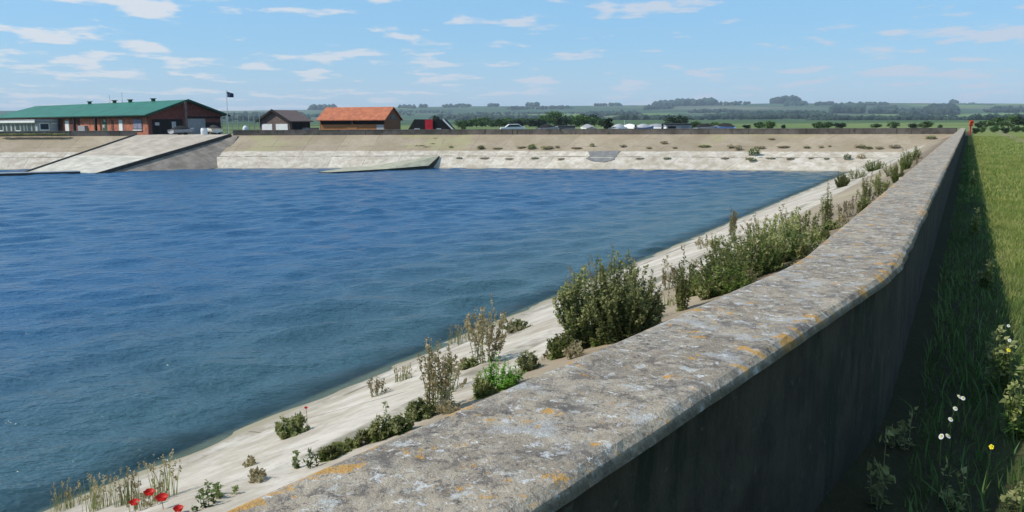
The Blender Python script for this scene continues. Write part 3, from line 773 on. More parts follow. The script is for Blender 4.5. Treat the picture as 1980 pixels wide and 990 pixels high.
# ---- things in the yard
def hull_mesh(mb, Ln, W, H, lift=0):
    n = 9; secs = []
    for i in range(n):
        t = i / (n - 1); w = W / 2 * (1 - abs(t * 1.15 - .25) ** 3) ; w = max(.03, w * (1 if t < .75 else (1 - (t - .75) * 3.6))); sheer = H * (1 + .25 * t * t)
        x = -Ln / 2 + Ln * t
        secs.append([(x, -w, lift + sheer), (x, -w * .85, lift + H * .35), (x, 0, lift + H * .12 * (1 + t)), (x, w * .85, lift + H * .35), (x, w, lift + sheer), (x, 0, lift + sheer + .08)])
    vs = [p for s in secs for p in s]; fs = []
    for i in range(n - 1):
        for k in range(6):
            l = (k + 1) % 6; fs.append((i * 6 + k, i * 6 + l, (i + 1) * 6 + l, (i + 1) * 6 + k))
    fs.append(tuple(range(6))); fs.append(tuple((n - 1) * 6 + k for k in range(6))[::-1]); mb.add(vs, fs)
def dinghy(u, Y, rz, hullm, coverm, label, Ln=4.4, mast=0, lift=.65, z=0):
    root = empty('dinghy', at(u, Y, z), rz)
    mb = MB(); hull_mesh(mb, Ln, 1.6, .62, lift); mb.build('hull', hullm, root, True)
    mb = MB(); n = 8; vs = []; fs = []
    for i in range(n + 1):
        t = i / n; x = -Ln * .48 + Ln * .82 * t; zt = lift + .72 + .42 * sin(pi * min(1, t * 1.0) * .9 + .1)
        w = .74 * (1 - max(0, t - .6) * .9)
        vs += [(x, -w, lift + .6), (x, -w * .4, zt - .08), (x, 0, zt), (x, w * .4, zt - .08), (x, w, lift + .6)]
    for i in range(n):
        for k in range(4): fs.append((i * 5 + k, i * 5 + k + 1, (i + 1) * 5 + k + 1, (i + 1) * 5 + k))
    fs += [(0, 1, 2, 3, 4), tuple(n * 5 + k for k in (4, 3, 2, 1, 0))]; mb.add(vs, fs); mb.build('cover', coverm, root, True)
    mb = MB(); mb.box(-Ln * .4, Ln * .6, -.05, .05, lift - .15, lift - .05); mb.box(-.1, .1, -.7, .7, lift - .3, lift - .153); mb.box(-.08, .08, -.5, -.4, lift - .16, lift + .2); mb.box(-.08, .08, .4, .5, lift - .16, lift + .2); mb.build('trolley', MT['metal'], root)
    for s in (-1, 1):
        mb = MB(); mb.tube([(0, s * .66, .28), (0, s * .78, .28)], [.28, .28], 14); mb.build('wheel', MT['tyre'], root)
    if mast:
        mb = MB(); mb.tube([(.7, 0, lift + .5), (.7, 0, mast)], [.04, .025], 6); mb.build('mast', MT['metal'], root)
    return tag(root, label, 'boat', 'dinghies parked behind the far wall')
dinghy(352, 117.6, .9, MT['grey2'], MT['dark'], 'grey dinghy under a dark cover in front of the clubhouse gable', 3.4, 0, .3)
dinghy(412, 119, 2.2, MT['cream'], MT['dark'], 'dinghy with a dark cover by the outer corner of the clubhouse gable', 3.2, 0, .4)
for (u, Y, rz, hm_, cm_, Ln_, mast_, lab_) in [(1198, 118, .9, 'white', 'palegrey', 3.2, 0, 'small white dinghy beside the dark conifer behind the far wall'), (1216, 119, 2.4, 'cream', 'white', 3.0, 1.9, 'white covered dinghy with a short mast, before the first dark post'),
    (1246, 118, .5, 'bluehull', 'palegrey', 3.0, 0, 'blue hulled dinghy under a pale cover, just past the first dark post'), (1266, 121, 2.8, 'white', 'grey2', 3.4, 0, 'dinghy under a mid grey cover, just before the second dark post'),
    (1135, 119, 1.9, 'cream', 'grey2', 3.2, 0, 'grey covered dinghy below the tallest pair of belt trees'), (1060, 122, .4, 'grey2', 'dark', 3.0, 0, 'low dinghy with a dark cover between the white car and the grey hut'), (1366, 122, .3, 'grey2', 'dark', 3.4, 0, 'dinghy with a dark cover past the panelled storage hut'), (1400, 124, 2.9, 'bluehull', 'dark', 3.2, 0, 'last dark covered dinghy of the yard, before the open field')]:
    dinghy(u, Y, rz, MT[hm_], MT[cm_], lab_, Ln_, mast_, .3)
def barrel():
    root = empty('water_butt', at(394, 116.5)); mb = MB()
    mb.tube([(0, 0, .0), (0, 0, .15), (0, 0, .75), (0, 0, 1.05), (0, 0, 1.1)], [.36, .42, .44, .4, .34], 16); mb.build('drum', MT['white'], root, True)
    mb = MB(); mb.tube([(0, 0, 1.103), (0, 0, 1.16)], [.38, .36], 16); mb.build('lid', MT['palegrey'], root)
    tag(root, 'white plastic drum standing at the top of the slipway', 'drum')
barrel()
def whitebox():
    root = empty('buoy', at(474, 116.8)); mb = MB(); mb.tube([(0, 0, .5), (0, 0, .7), (0, 0, 1.0), (0, 0, 1.3), (0, 0, 1.42)], [.1, .3, .36, .26, .08], 14); mb.build('float', MT['white'], root, True)
    mb = MB(); mb.tube([(0, 0, -.1), (0, 0, .5)], [.05, .05], 8); mb.build('stake', MT['metal'], root)
    tag(root, 'round white buoy on a stake in front of the green mesh fence', 'buoy')
whitebox()
def car(u, Y, rz, mat, label):
    root = empty('parked_car', at(u, Y), rz); mb = MB()
    pr = [(-2.1, .35), (-2.1, .85), (-1.25, .95), (-.65, 1.42), (.95, 1.45), (1.6, 1.0), (2.1, .9), (2.15, .35)]
    mb.prism([(x, -.8, z) for x, z in pr], [(x, .8, z) for x, z in pr]); mb.build('body', mat, root, False, .06)
    mb = MB(); w = [(-1.15, .97), (-.62, 1.36), (.9, 1.38), (1.45, 1.0)]
    mb.prism([(x, -.815, z) for x, z in w], [(x, .815, z) for x, z in w]); mb.build('window', MT['glass'], root)
    for x in (-1.35, 1.35):
        for y in (-.78, .7):
            mb = MB(); mb.tube([(x, y, .33), (x, y + .1, .33)], [.33, .33], 14); mb.build('wheel', MT['tyre'], root)
    tag(root, label, 'car')
car(991, 150, .1, MT['white'], 'white car parked behind the far wall in front of the tree belt')
def store(u0, u1, Y, vt, mat, label):
    a, b = at(u0, Y), at(u1, Y); root = empty('storage_hut', a); W = b.x - a.x; zt = zat((u0 + u1) / 2, vt, Y)
    mb = MB(); mb.box(0, W, 0, 2.4, -.1, zt - .13); mb.build('wall', mat, root)
    mb = MB(); mb.prism([(-.15, -.2, zt - .127), (W + .15, -.2, zt - .127), (W + .15, 2.6, zt - .02), (-.15, 2.6, zt - .02)], [(-.15, -.2, zt - .04), (W + .15, -.2, zt - .04), (W + .15, 2.6, zt + .07), (-.15, 2.6, zt + .07)]); mb.build('roof', MT['dark'], root)
    n = max(2, int(W / 1.4))
    for k in range(n):
        mb = MB(); x = W * (k + .15) / n; mb.box(x, x + W / n * .6, -.05, -.003, .2, zt - .35); mb.build('panel', MT['grey2'] if k % 2 else MT['dark'], root)
    tag(root, label, 'hut')
store(1288, 1338, 124, 239, MT['palegrey'], 'low grey panelled storage hut below the big round bush behind the far wall')
store(1080, 1112, 130, 243.5, MT['grey2'], 'low grey hut just above the far wall below the tallest tree of the belt')
def post(u, Y, vt, label, mat=None):
    root = empty('bollard', at(u, Y)); zt = zat(u, vt, Y); mb = MB()
    mb.tube([(0, 0, -.1), (0, 0, zt * .9), (0, 0, zt)], [.16, .14, .06], 10); mb.build('post', mat or MT['black'], root)
    mb = MB(); mb.tube([(0, 0, zt * .7), (0, 0, zt * .78)], [.17, .17], 10); mb.build('band', MT['grey2'], root)
    tag(root, label, 'post', 'dark posts behind the far wall')
post(1229, 116, 241, 'dark post right behind the white dinghy, above the far wall'); post(1281, 116, 239.5, 'dark post between the pale dinghy and the panelled hut')
def lifebuoy():
    b = at(1877, 106); b.z = 0; root = empty('lifebuoy_station', b); zt = zat(1877, 231, 106)
    mb = MB(); mb.tube([(0, 0, -.1), (0, 0, zt - .35)], [.09, .09], 10); mb.build('post', MT['red'], root)
    mb = MB(); R_, r_ = .20, .07; n, m_ = 24, 8
    for i in range(n):
        a = 2 * pi * i / n
        for j in range(m_):
            c = 2 * pi * j / m_; mb.v.append(((R_ + r_ * cos(c)) * cos(a), -.2 + r_ * sin(c), zt - .38 + (R_ + r_ * cos(c)) * sin(a)))
    for i in range(n):
        for j in range(m_):
            mb.f.append((i * m_ + j, i * m_ + (j + 1) % m_, ((i + 1) % n) * m_ + (j + 1) % m_, ((i + 1) % n) * m_ + j)); mb.mi.append(0)
    mb.build('ring', MT['orange'], root, True)
    mb = MB(); mb.box(-.2, .2, -.12, -.05, zt - .8, zt - .08); mb.build('back_board', MT['red'], root)
    tag(root, 'red post holding an orange lifebuoy at the far end of the lichened wall', 'lifebuoy')
lifebuoy()

# ------------------------------------------------------------------ trees
def crown_mb(rnd, W, H, z0, nclump, per, leaf, boxy=.0):
    mb = MB()
    for c in range(nclump):
        for _ in range(30):
            x, y, z = rnd.uniform(-1, 1), rnd.uniform(-1, 1), rnd.uniform(-1, 1)
            if x * x + y * y + z * z < 1 and x * x + y * y + z * z > .18: break
        cx, cy, cz = x * W * .40, y * W * .40, z0 + H * (.5 + z * .40)
        cr = rnd.uniform(.12, .24) * min(W, H * 1.1)
        for k in range(per):
            d = Vector((rnd.gauss(0, 1), rnd.gauss(0, 1), rnd.gauss(0, 1))).normalized() * cr * rnd.random() ** .4
            p = Vector((cx, cy, cz)) + Vector((d.x, d.y, d.z * .8))
            a = Vector((rnd.gauss(0, 1), rnd.gauss(0, 1), rnd.gauss(0, 1))).normalized(); b = a.cross(Vector((rnd.gauss(0, 1), rnd.gauss(0, 1), 1))).normalized()
            s = leaf * rnd.uniform(.6, 1.3)
            mb.add([p - a * s, p + b * s * .6, p + a * s, p - b * s * .6], [(0, 1, 2, 3)])
    return mb
def tree_proto(seed, mat, W=1.0, H=1.0, trunkf=.1, ncl=26, per=34, leaf=.055):
    rnd = random.Random(seed); t = MB()
    t.tube([(0, 0, -.05), (.01, 0, trunkf), (-.01, .01, .55)], [.028, .022, .01], 6)
    for k in range(6):
        a = rnd.uniform(0, 2 * pi); z = rnd.uniform(trunkf, .5); t.tube([(0, 0, z), (cos(a) * W * .15, sin(a) * W * .15, z + .15), (cos(a) * W * .32, sin(a) * W * .32, z + .28)], [.011, .008, .004], 4)
    c = crown_mb(rnd, W, H * (1 - trunkf * .6), trunkf * .6, ncl, per, leaf)
    tm = t.build('trunk', MT['bark']); cm = c.build('crown', mat); r = [tm.data, cm.data]
    bpy.data.objects.remove(tm); bpy.data.objects.remove(cm); return r
PR = [tree_proto(s, MT['leaf1'] if s % 3 else MT['leaf2'], W=w, ncl=n) for s, w, n in ((1, 1.0, 26), (2, 1.15, 30), (3, .8, 24), (4, 1.3, 30), (5, .9, 22))]
PRB = [tree_proto(s, m, W=1.0, trunkf=.05, ncl=n) for s, m, n in ((11, MT['leaf1'], 34), (12, MT['leaf2'], 34), (13, MT['leaf1'], 30))]
PRC = tree_proto(21, MT['leaf2'], W=.7, trunkf=.1, ncl=40, leaf=.05)
def tree(u, Y, vt, wpx, proto, label, name='tree', group=None, cat='tree', zb=None):
    z0 = terr(at(u, Y).x, Y) if zb is None else zb
    zt = zat(u, vt, Y); h = max(.8, zt - z0) ; w = wpx / FPX * Y
    root = empty(name, at(u, Y, z0 - .05), random.uniform(0, 6.28))
    pw = {id(PR[1]): 1.15, id(PR[3]): 1.3, id(PR[2]): .8, id(PR[4]): .9, id(PRC): .7}.get(id(proto), 1.0)
    for nm, me in zip(('trunk', 'crown'), proto):
        o = bpy.data.objects.new(nm, me); COL.objects.link(o); o.parent = root
    root.scale = (w / pw, w / pw, h)
    return tag(root, label, cat, group)
ORD = ['first', 'second', 'third', 'fourth', 'fifth', 'sixth', 'seventh', 'eighth', 'ninth', 'tenth', 'eleventh', 'twelfth', 'thirteenth', 'fourteenth', 'fifteenth', 'sixteenth', 'seventeenth', 'eighteenth', 'nineteenth', 'twentieth']
ORD += ['twenty-' + w for w in ORD[:9]] + ['thirtieth'] + ['thirty-' + w for w in ORD[:9]] + ['fortieth'] + ['forty-' + w for w in ORD[:9]] + ['fiftieth'] + ['fifty-' + w for w in ORD[:9]] + ['sixtieth'] + ['sixty-' + w for w in ORD[:9]] + ['seventieth']
belt = [(893, 233, 24), (908, 231, 26), (922, 228, 28), (938, 227, 28), (952, 230, 26), (966, 229, 30), (981, 228, 26), (996, 229, 28), (1010, 228, 28), (1024, 229, 26), (1040, 228, 30), (1054, 222, 26), (1072, 215, 30), (1088, 221, 28), (1104, 224, 26), (1120, 222, 28), (1136, 217, 30), (1150, 226, 24), (1163, 230, 20)]
for i, (u, vt, w) in enumerate(belt):
    tree(u, 300 + (i * 37) % 60, vt - 1, w * 1.5, PRB[i % 3], ORD[i] + ' tree of the green belt, counted from the boat shelter', group='trees in the belt beyond the far wall')
tree(843, 200, 220, 17, PRC, 'small dark tree rising behind the boat shelter')
tree(1176, 135, 224, 22, PRC, 'dark narrow conifer right behind the far wall next to the white dinghy', 'conifer')
tree(1310, 260, 219, 54, PRB[1], 'big round dark bush behind the grey panelled hut', 'bush', cat='bush')
tree(896, 170, 238, 12, PRB[0], 'small round shrub just beside the boat shelter, in front of the tree belt', 'bush', cat='bush')
tree(972, 165, 243, 16, PRB[2], 'small yellow-green shrub beside the white parked car', 'bush', cat='bush')
bl = [(1345, 233, 22), (1362, 236, 20), (1380, 235, 26), (1403, 237, 24), (1444, 239, 14), (1468, 234, 20), (1487, 233, 24), (1515, 238, 8), (1582, 234, 22), (1602, 235, 24), (1625, 235, 22), (1694, 238, 20), (1728, 235, 22), (1765, 236, 16), (1790, 233, 26), (1818, 240, 9)]
for i, (u, vt, w) in enumerate(bl):
    tree(u, 170 + (i * 53) % 60, vt, w * 1.25, PRB[i % 3], ORD[i] + ' bush of the scattered row past the panelled hut towards the lifebuoy', 'bush', 'bushes in the field beyond the far wall', 'bush')
rl = [(1893, 232, 16), (1908, 230, 22), (1922, 226, 26), (1938, 225, 26), (1955, 222, 28), (1970, 219, 26), (1990, 222, 30), (2015, 220, 34)]
for i, (u, vt, w) in enumerate(rl):
    tree(u, 165 + (i * 29) % 30, vt, w, PR[(i + 2) % 5], ORD[i] + ' tree of the hedge beyond the lifebuoy, counted from the lifebuoy', group='hedge trees beyond the grass strip')
rs = [(1888, 244, 15), (1900, 243, 16), (1925, 242, 22), (1945, 243, 18), (1965, 242, 24), (1983, 244, 20)]
for i, (u, vt, w) in enumerate(rs):
    tree(u, 112 + (i * 7) % 18, vt, w, PRB[(i + 1) % 3], ORD[i] + ' low scrubby bush at the far end of the grass strip, counted from the lifebuoy', 'bush', 'low bushes at the end of the grass strip', 'bush')

# far woods: masses of crowns, each wood one object
ico_v = []; ico_f = []
def ico():
    import bmesh
    bm = bmesh.new(); bmesh.ops.create_icosphere(bm, subdivisions=1, radius=1)
    v = [x.co.copy() for x in bm.verts]; f = [[y.index for y in x.verts] for x in bm.faces]; bm.free(); return v, f
IV, IF = ico()
def wood(u0, u1, Y0, Y1, hgt, n, label, seed):
    rnd = random.Random(seed); mb = MB()
    for k in range(n):
        Y = rnd.uniform(Y0, Y1); t = rnd.random(); u = u0 + (u1 - u0) * t
        p = at(u, Y); z = terr(p.x, p.y)
        e = min(t, 1 - t) * 6; h = hgt * rnd.uniform(.65, 1.15) * min(1, .45 + e); r = h * rnd.uniform(.5, .85)
        sd = rnd.random() * 99
        vs = []
        for v in IV:
            q = 1 + .35 * noise.noise((v.x * 2 + sd, v.y * 2, v.z * 2)); vs.append((p.x + v.x * r * q, p.y + v.y * r * q, z + h * .45 + v.z * h * .6 * q))
        mb.add(vs, IF)
    o = mb.build('woodland', MT['wood']); tag(o, label, kind='stuff'); return o
W_ = [
 (598, 652, 4000, 4300, 22, 60, 'wood on the skyline behind the orange shed roof'), (770, 805, 3900, 4200, 12, 30, 'thin wood on the skyline beyond the shed gable'),
 (812, 826, 4000, 4150, 16, 12, 'clump on the skyline above the boat shelter'), (855, 912, 3900, 4200, 12, 50, 'low wood on the skyline above the tree belt'),
 (944, 966, 4000, 4200, 13, 20, 'small clump on the skyline'), (1018, 1042, 4050, 4200, 18, 24, 'rounded clump on the skyline above the tree belt'),
 (1146, 1202, 4000, 4200, 12, 40, 'flat wood on the skyline above the conifer'), (1262, 1304, 3800, 4200, 22, 60, 'wood on the skyline above the round bush'), (1300, 1386, 3900, 4250, 27, 120, 'broad wood on the skyline above the hut'),
 (1244, 1300, 3300, 3600, 14, 50, 'hillside wood'), (1386, 1450, 3900, 4150, 12, 50, 'thin tree line on the skyline'), (1490, 1542, 4000, 4250, 34, 70, 'tall dark wood on the skyline'), (1515, 1560, 3600, 3900, 14, 40, 'hedge line on the hill'),
 (1575, 1610, 3600, 3800, 14, 30, 'hedge wood on the hill'), (1606, 1668, 2500, 3200, 22, 120, 'large dark hillside wood'), (1680, 1735, 2400, 2900, 17, 80, 'hillside wood over the field'), (1738, 1780, 2100, 2500, 15, 60, 'low wood in the valley'),
 (1784, 1850, 2300, 2900, 20, 90, 'dark wood in the valley beyond the corner'), (1836, 1850, 3900, 4100, 22, 12, 'tree clump on the skyline above the corner'), (1850, 1900, 3900, 4150, 10, 40, 'thin tree line on the skyline above the lifebuoy'),
 (1340, 1620, 1500, 1750, 9, 170, 'tree line across the plain'), (1560, 1870, 1250, 1400, 7, 150, 'nearer tree line across the plain'), (1180, 1350, 1300, 1600, 9, 110, 'tree line behind the dinghies'), (880, 1180, 1500, 1900, 10, 130, 'tree line above the tree belt'),
 (1400, 1560, 2300, 2500, 9, 80, 'hillside hedge'), (900, 1130, 2800, 3000, 8, 90, 'upper hillside hedge'), (425, 600, 1900, 2500, 14, 110, 'dark woodland behind the mesh fence'), (560, 800, 2600, 2900, 9, 90, 'hedge behind the orange shed'),
 (700, 880, 3200, 3400, 9, 90, 'hedge on the hill above the boat shelter'), (980, 1110, 3500, 3700, 12, 70, 'copse on the hill above the tree belt'), (1120, 1240, 2300, 2600, 12, 90, 'hillside wood above the conifer'), (830, 960, 2000, 2300, 11, 80, 'valley wood beyond the boat shelter'),
 (1450, 1600, 1900, 2150, 12, 90, 'valley wood across the bright field'), (1640, 1720, 3500, 3700, 12, 50, 'upper hedge on the hill'), (1900, 2050, 2400, 2700, 13, 80, 'valley wood above the hedge'), (1330, 1440, 2700, 2900, 11, 60, 'hillside hedge above the panelled hut'),
 (1870, 2050, 900, 1100, 7, 80, 'tree line beyond the hedge')]
for i, w in enumerate(W_): wood(*w, 40 + i)

# ------------------------------------------------------------------ weeds
def leafq(mb, p, d, up, ln, wd):                  # pointed, slightly folded leaf
    d = d.normalized(); s = d.cross(up); s = s.normalized() if s.length > 1e-4 else Vector((1, 0, 0)); n = s.cross(d)
    m = p + d * ln * .45
    mb.add([p, m + s * wd + n * wd * .3, p + d * ln - Vector((0, 0, ln * .15)), m - s * wd + n * wd * .3], [(0, 1, 2), (0, 2, 3)])
def weed_meshes(rnd, H, W, ns, nl, leaf, seeds, lmat, smat, low=.0, high=.8, seedfrom=.55, upright=.8):
    st, lf, sd = MB(), MB(), MB()
    for k in range(ns):
        a = rnd.uniform(0, 2 * pi); rb = W * .28 * sqrt(rnd.random()); rr_ = sqrt(rnd.random()); rt = W * .5 * rr_; h = H * rnd.uniform(.45, 1.0) * (1 - (.15 if upright > .9 else .5) * rr_ ** 2.5) if k else H
        b0 = Vector((cos(a) * rb, sin(a) * rb, -.05)); a2 = a + rnd.uniform(-.7, .7)
        sp_ = .98 if upright > .9 else 1.12; tp = Vector((cos(a2) * rt * sp_, sin(a2) * rt * sp_, h)); md = b0.lerp(tp, .5) + Vector((rnd.gauss(0, .02), rnd.gauss(0, .02), h * .04))
        def pt(t): return b0 * (1 - t) ** 2 + md * 2 * t * (1 - t) + tp * t * t
        th_ = .0035 + H * .0022
        st.tube([pt(t / 4) for t in range(5)], [th_ * (1 - .16 * t) for t in range(5)], 3, False)
        for j in range(nl):
            t = low + (high - low) * rnd.random(); p = pt(t); d = Vector((rnd.gauss(0, 1), rnd.gauss(0, 1), rnd.uniform(-.2, .9)))
            s = leaf * rnd.uniform(.6, 1.25) * (1.15 - .7 * t); leafq(lf, p, d, Vector((0, 0, 1)), s, s * rnd.uniform(.2, .34))
        for j in range(seeds):
            t = seedfrom + (1 - seedfrom) * rnd.random(); p = pt(t) + Vector((rnd.gauss(0, 1), rnd.gauss(0, 1), rnd.gauss(0, .5))) * (.012 + .02 * H * (1 - t))
            s = .012 + .008 * rnd.random(); d = Vector((rnd.gauss(0, 1), rnd.gauss(0, 1), rnd.gauss(0, 1) + .8)).normalized(); e = d.orthogonal().normalized()
            sd.add([p - e * s * .7, p + d * s * 1.7, p + e * s * .7, p - d * s * .6], [(0, 1, 2, 3)])
    return st, lf, sd
def bank_pt(u, v):
    """first point of the near bank met by the ray of pixel (u, v)"""
    d = ray(u, v); d = d / d.y
    for i in range(30000):
        Y = 2.0 + i * .02; q = Vector((0, 0, EYE)) + d * Y
        p = (q - Kin).dot(NF)
        if p > 0.02 and p < 30 and q.z <= bank_z(p): return q
    return q
def weed(u, v, vt, wpx, kind, label, seed, name='weed_clump', group=None, cat='weeds', H=None):
    q = bank_pt(u, v); Y = q.y; rnd = random.Random(seed)
    H = H or (v - vt) / FPX * Y * 1.02; W = wpx / FPX * Y
    K = dict(
        bush=(int(36 + 110 * W), 90, .048, 30, 'weedd', 'weedo', .05, .97, .7, .8),
        leafy=(int(18 + 60 * W), 55, .07, 20, 'weedg', 'weedo', .0, .85, .75, .7),
        bright=(int(20 + 50 * W), 45, .075, 0, 'weedbr', 'weedo', .0, 1., .7, .45),
        dock=(int(9 + 22 * W), 20, .05, 42, 'weedo', 'weedb', .0, .95, .5, .95),
        thin=(int(8 + 22 * W), 7, .045, 20, 'weedo', 'weedb', .0, .8, .6, .7),
        dark=(int(3 + 12 * W), 26, .07, 12, 'weedd', 'weedd', .1, 1., .7, .7),
        olive=(int(12 + 36 * W), 34, .05, 34, 'weedo', 'weedo', .0, .9, .5, .85))[kind]
    ns, nl, leaf, seeds, lm, sm, lo, hi, sf, upr = K
    st, lf, sd = weed_meshes(rnd, H, W, ns, nl, leaf * min(1.3, .55 + H * .6), seeds, None, None, lo, hi, sf, upr)
    root = empty(name, q, rnd.uniform(0, 6.28))
    st.build('stems', MT['stem'], root); lf.build('leaves', MT[lm], root)
    if seeds: sd.build('seed_clumps', MT[sm], root)
    return tag(root, label, cat, group)
NW = [
 (1178, 600, 470, 190, 'thin', 'wispy pale stalks standing out around the tallest dark bush'), (950, 660, 575, 110, 'thin', 'wispy stalks around the brown seed heads'), (860, 760, 660, 100, 'thin', 'wispy stalks around the tall dock spikes'),
 (1425, 540, 440, 160, 'thin', 'wispy pale stalks through the near part of the big green mass'), (1330, 560, 500, 80, 'thin', 'wispy stalks in the gap after the tallest bush'), (1640, 420, 372, 50, 'thin', 'wispy stalks on the sandy slope before the yellow green stalks'),
 (1205, 655, 478, 150, 'bush', 'tall dark dense bush between the wall and the water, taller than all others'),
 (1145, 665, 500, 150, 'bush', 'dark bush behind a single poppy, joined to the tallest bush'),
 (1190, 640, 488, 140, 'olive', 'olive brown stems standing out of the tallest bush'),
 (1095, 685, 640, 80, 'leafy', 'low green leaves at the foot of the dark poppy bush'),
 (1240, 612, 560, 50, 'bush', 'small dark shrub on the far flank of the tallest bush'),
 (940, 700, 588, 85, 'dock', 'clump of tall brown seed heads above the bright green clump'),
 (965, 752, 680, 95, 'bright', 'bright green leafy clump against the wall edge by an orange lichen patch'),
 (845, 800, 650, 80, 'dock', 'tallest reddish brown dock spikes, just before the brown seed heads'),
 (868, 785, 690, 50, 'dark', 'dark leafy stems beside the tall dock spikes'),
 (815, 810, 770, 60, 'leafy', 'low green growth at the foot of the tall dock spikes'),
 (735, 850, 800, 55, 'leafy', 'small green leafy plant with one grey spike near the wall edge'),
 (752, 830, 770, 16, 'dark', 'single thin grey spike above the small green leafy plant'),
 (565, 842, 795, 60, 'leafy', 'green tuft with a tiny poppy, growing on the joint of the white bank'),
 (728, 765, 715, 50, 'thin', 'dry brown weed on the lower joint of the bank, near the water'),
 (670, 872, 852, 60, 'leafy', 'low green strip of leaves along the wall edge'),
 (578, 905, 868, 14, 'dark', 'dark little spiky plant, the one closer to the poppies of a pair'),
 (602, 905, 868, 20, 'dark', 'dark little spiky plant, the one closer to the docks of a pair'),
 (400, 985, 920, 50, 'dark', 'dark leafy plant near the wall edge beside the red poppies'),
 (440, 960, 922, 50, 'dark', 'sparse dark sprigs at the wall edge past the red poppies'),
 (500, 930, 905, 40, 'thin', 'faint thin sprig on the bank between poppies and spiky plants'),
 (1000, 640, 618, 50, 'leafy', 'low green patch on the white bank behind the brown seed heads'),
 (905, 712, 690, 36, 'leafy', 'tiny green patch on the white bank between docks and seed heads'),
 (1318, 600, 475, 30, 'olive', 'thin olive stalks between the tallest bush and the green mass'),
 (1292, 560, 490, 30, 'thin', 'faint dry stalks near the water past the tallest bush'),
 (1345, 570, 520, 60, 'leafy', 'green growth at the near end of the big green mass'),
 (1400, 565, 470, 130, 'leafy', 'pale green leafy weeds in the near part of the big green mass'),
 (1455, 535, 415, 150, 'leafy', 'tall green leafy weeds in the middle of the big green mass'),
 (1515, 505, 395, 140, 'leafy', 'green leafy weeds at the far part of the big green mass'),
 (1415, 470, 398, 18, 'dock', 'reddish spike standing above the big green mass'),
 (1480, 480, 395, 90, 'thin', 'thin dry stalks rising over the big green mass against the water'),
 (1560, 470, 400, 50, 'olive', 'olive stems past the far end of the big green mass'),
 (1595, 440, 345, 24, 'olive', 'tall narrow stalk clump past the big green mass'),
 (1605, 445, 425, 36, 'leafy', 'low green leaves under the tall narrow stalk clump'),
 (1628, 362, 334, 28, 'bush', 'round dark green bush growing at the waterline near the far corner'),
 (1672, 392, 330, 30, 'olive', 'yellow green stalks before the far corner, closer to the camera of two'),
 (1700, 372, 330, 34, 'olive', 'yellow green stalks before the far corner, farther of two'),
 (1655, 345, 322, 40, 'olive', 'olive weeds on the lower joint past the waterline bush'),
 (1690, 330, 308, 44, 'leafy', 'green weeds on the lower joint close to the far corner'),
 (1722, 340, 312, 30, 'olive', 'brownish weeds on the upper slope close to the far corner'),
 (1750, 328, 288, 26, 'leafy', 'green tall weeds in the very corner of the bank'),
 (1768, 310, 282, 24, 'leafy', 'farthest green weed clump against the wall, in the corner'),
 (1530, 435, 405, 50, 'thin', 'dry stalks on the white bank beside the far part of the green mass'),
 (1360, 480, 455, 40, 'thin', 'thin weeds near the waterline beside the big green mass'),
 (1385, 485, 450, 22, 'olive', 'short olive stalk near the waterline beside the big green mass'),
]
for i, w in enumerate(NW): weed(*w, 300 + i, group='weeds on the near bank')
_rl = random.Random(91)
_EDGE = [(640, 885), (700, 858), (775, 835), (870, 795), (935, 765), (1020, 715), (1080, 690), (1110, 690), (1160, 665), (1370, 575), (1400, 562), (1440, 545), (1500, 520), (1550, 498), (1590, 462), (1630, 438), (1670, 408), (1705, 378), (1735, 350), (1770, 318)]
for i, (u, v) in enumerate(_EDGE):
    kd = ['leafy', 'olive', 'leafy', 'thin'][i % 4]
    weed(u, v + 2, v - (26 if u < 1500 else 18) - _rl.uniform(0, 16), 44 if u < 1500 else 26, kd, ORD[i] + ' low growth rooted along the inner edge of the lichened wall, counted from the poppies', 900 + i, group='low growth along the wall edge')
def grass_clump(u, v, vt, wpx, seed, label, n=40, mat='weedo'):
    q = bank_pt(u, v); rnd = random.Random(seed); H = (v - vt) / FPX * q.y; W = wpx / FPX * q.y; mb = MB(); sd = MB()
    for k in range(n):
        a = rnd.uniform(0, 6.28); r = W * .5 * sqrt(rnd.random()); b = Vector((cos(a) * r, sin(a) * r, -.05)); h = H * rnd.uniform(.4, 1.05); ln = Vector((rnd.gauss(0, .12), rnd.gauss(0, .12), 0)) * h
        m, t = b + Vector((0, 0, h * .6)) + ln * .4, b + Vector((0, 0, h)) + ln
        s = Vector((cos(a + 1), sin(a + 1), 0)) * .004
        mb.add([b - s, b + s, m + s * .8, m - s * .8, t], [(0, 1, 2, 3), (3, 2, 4)])
        if rnd.random() < .5:
            for j in range(7):
                p = t - Vector((0, 0, j * h * .025)); e = Vector((rnd.gauss(0, 1), rnd.gauss(0, 1), 1)).normalized() * .012; f = e.orthogonal() * .5
                sd.add([p, p + e + f, p + e * 1.8, p + e - f], [(0, 1, 2, 3)])
    root = empty('grass_tuft', q); mb.build('blades', MT[mat], root)
    if sd.v: sd.build('seed_clumps', MT['weedb'], root)
    tag(root, label, 'grass', 'grass tufts on the near bank')
GC = [(130, 985, 915, 60, 'wispy seeding grass at the frame bottom, farthest from the poppies'), (190, 985, 900, 60, 'wispy seeding grass next but one to the red poppies'), (245, 975, 890, 50, 'tall seeding grass standing just beside the red poppies'),
      (320, 965, 855, 55, 'tall pale seeding grass rising behind the red poppies'), (285, 985, 930, 70, 'dense short green grass under the red poppies'), (485, 900, 872, 24, 'thin blue-green grass on the bank past the poppies'),
      (890, 665, 620, 50, 'thin dry grass near the water behind the dock spikes'), (780, 735, 700, 40, 'thin dry grass near the water before the dock spikes'), (1070, 690, 670, 50, 'short grass before the dark poppy bush'), (1300, 590, 560, 60, 'short grass past the tallest bush')]
for i, g in enumerate(GC): grass_clump(g[0], g[1], g[2], g[3], 500 + i, g[4], 60)
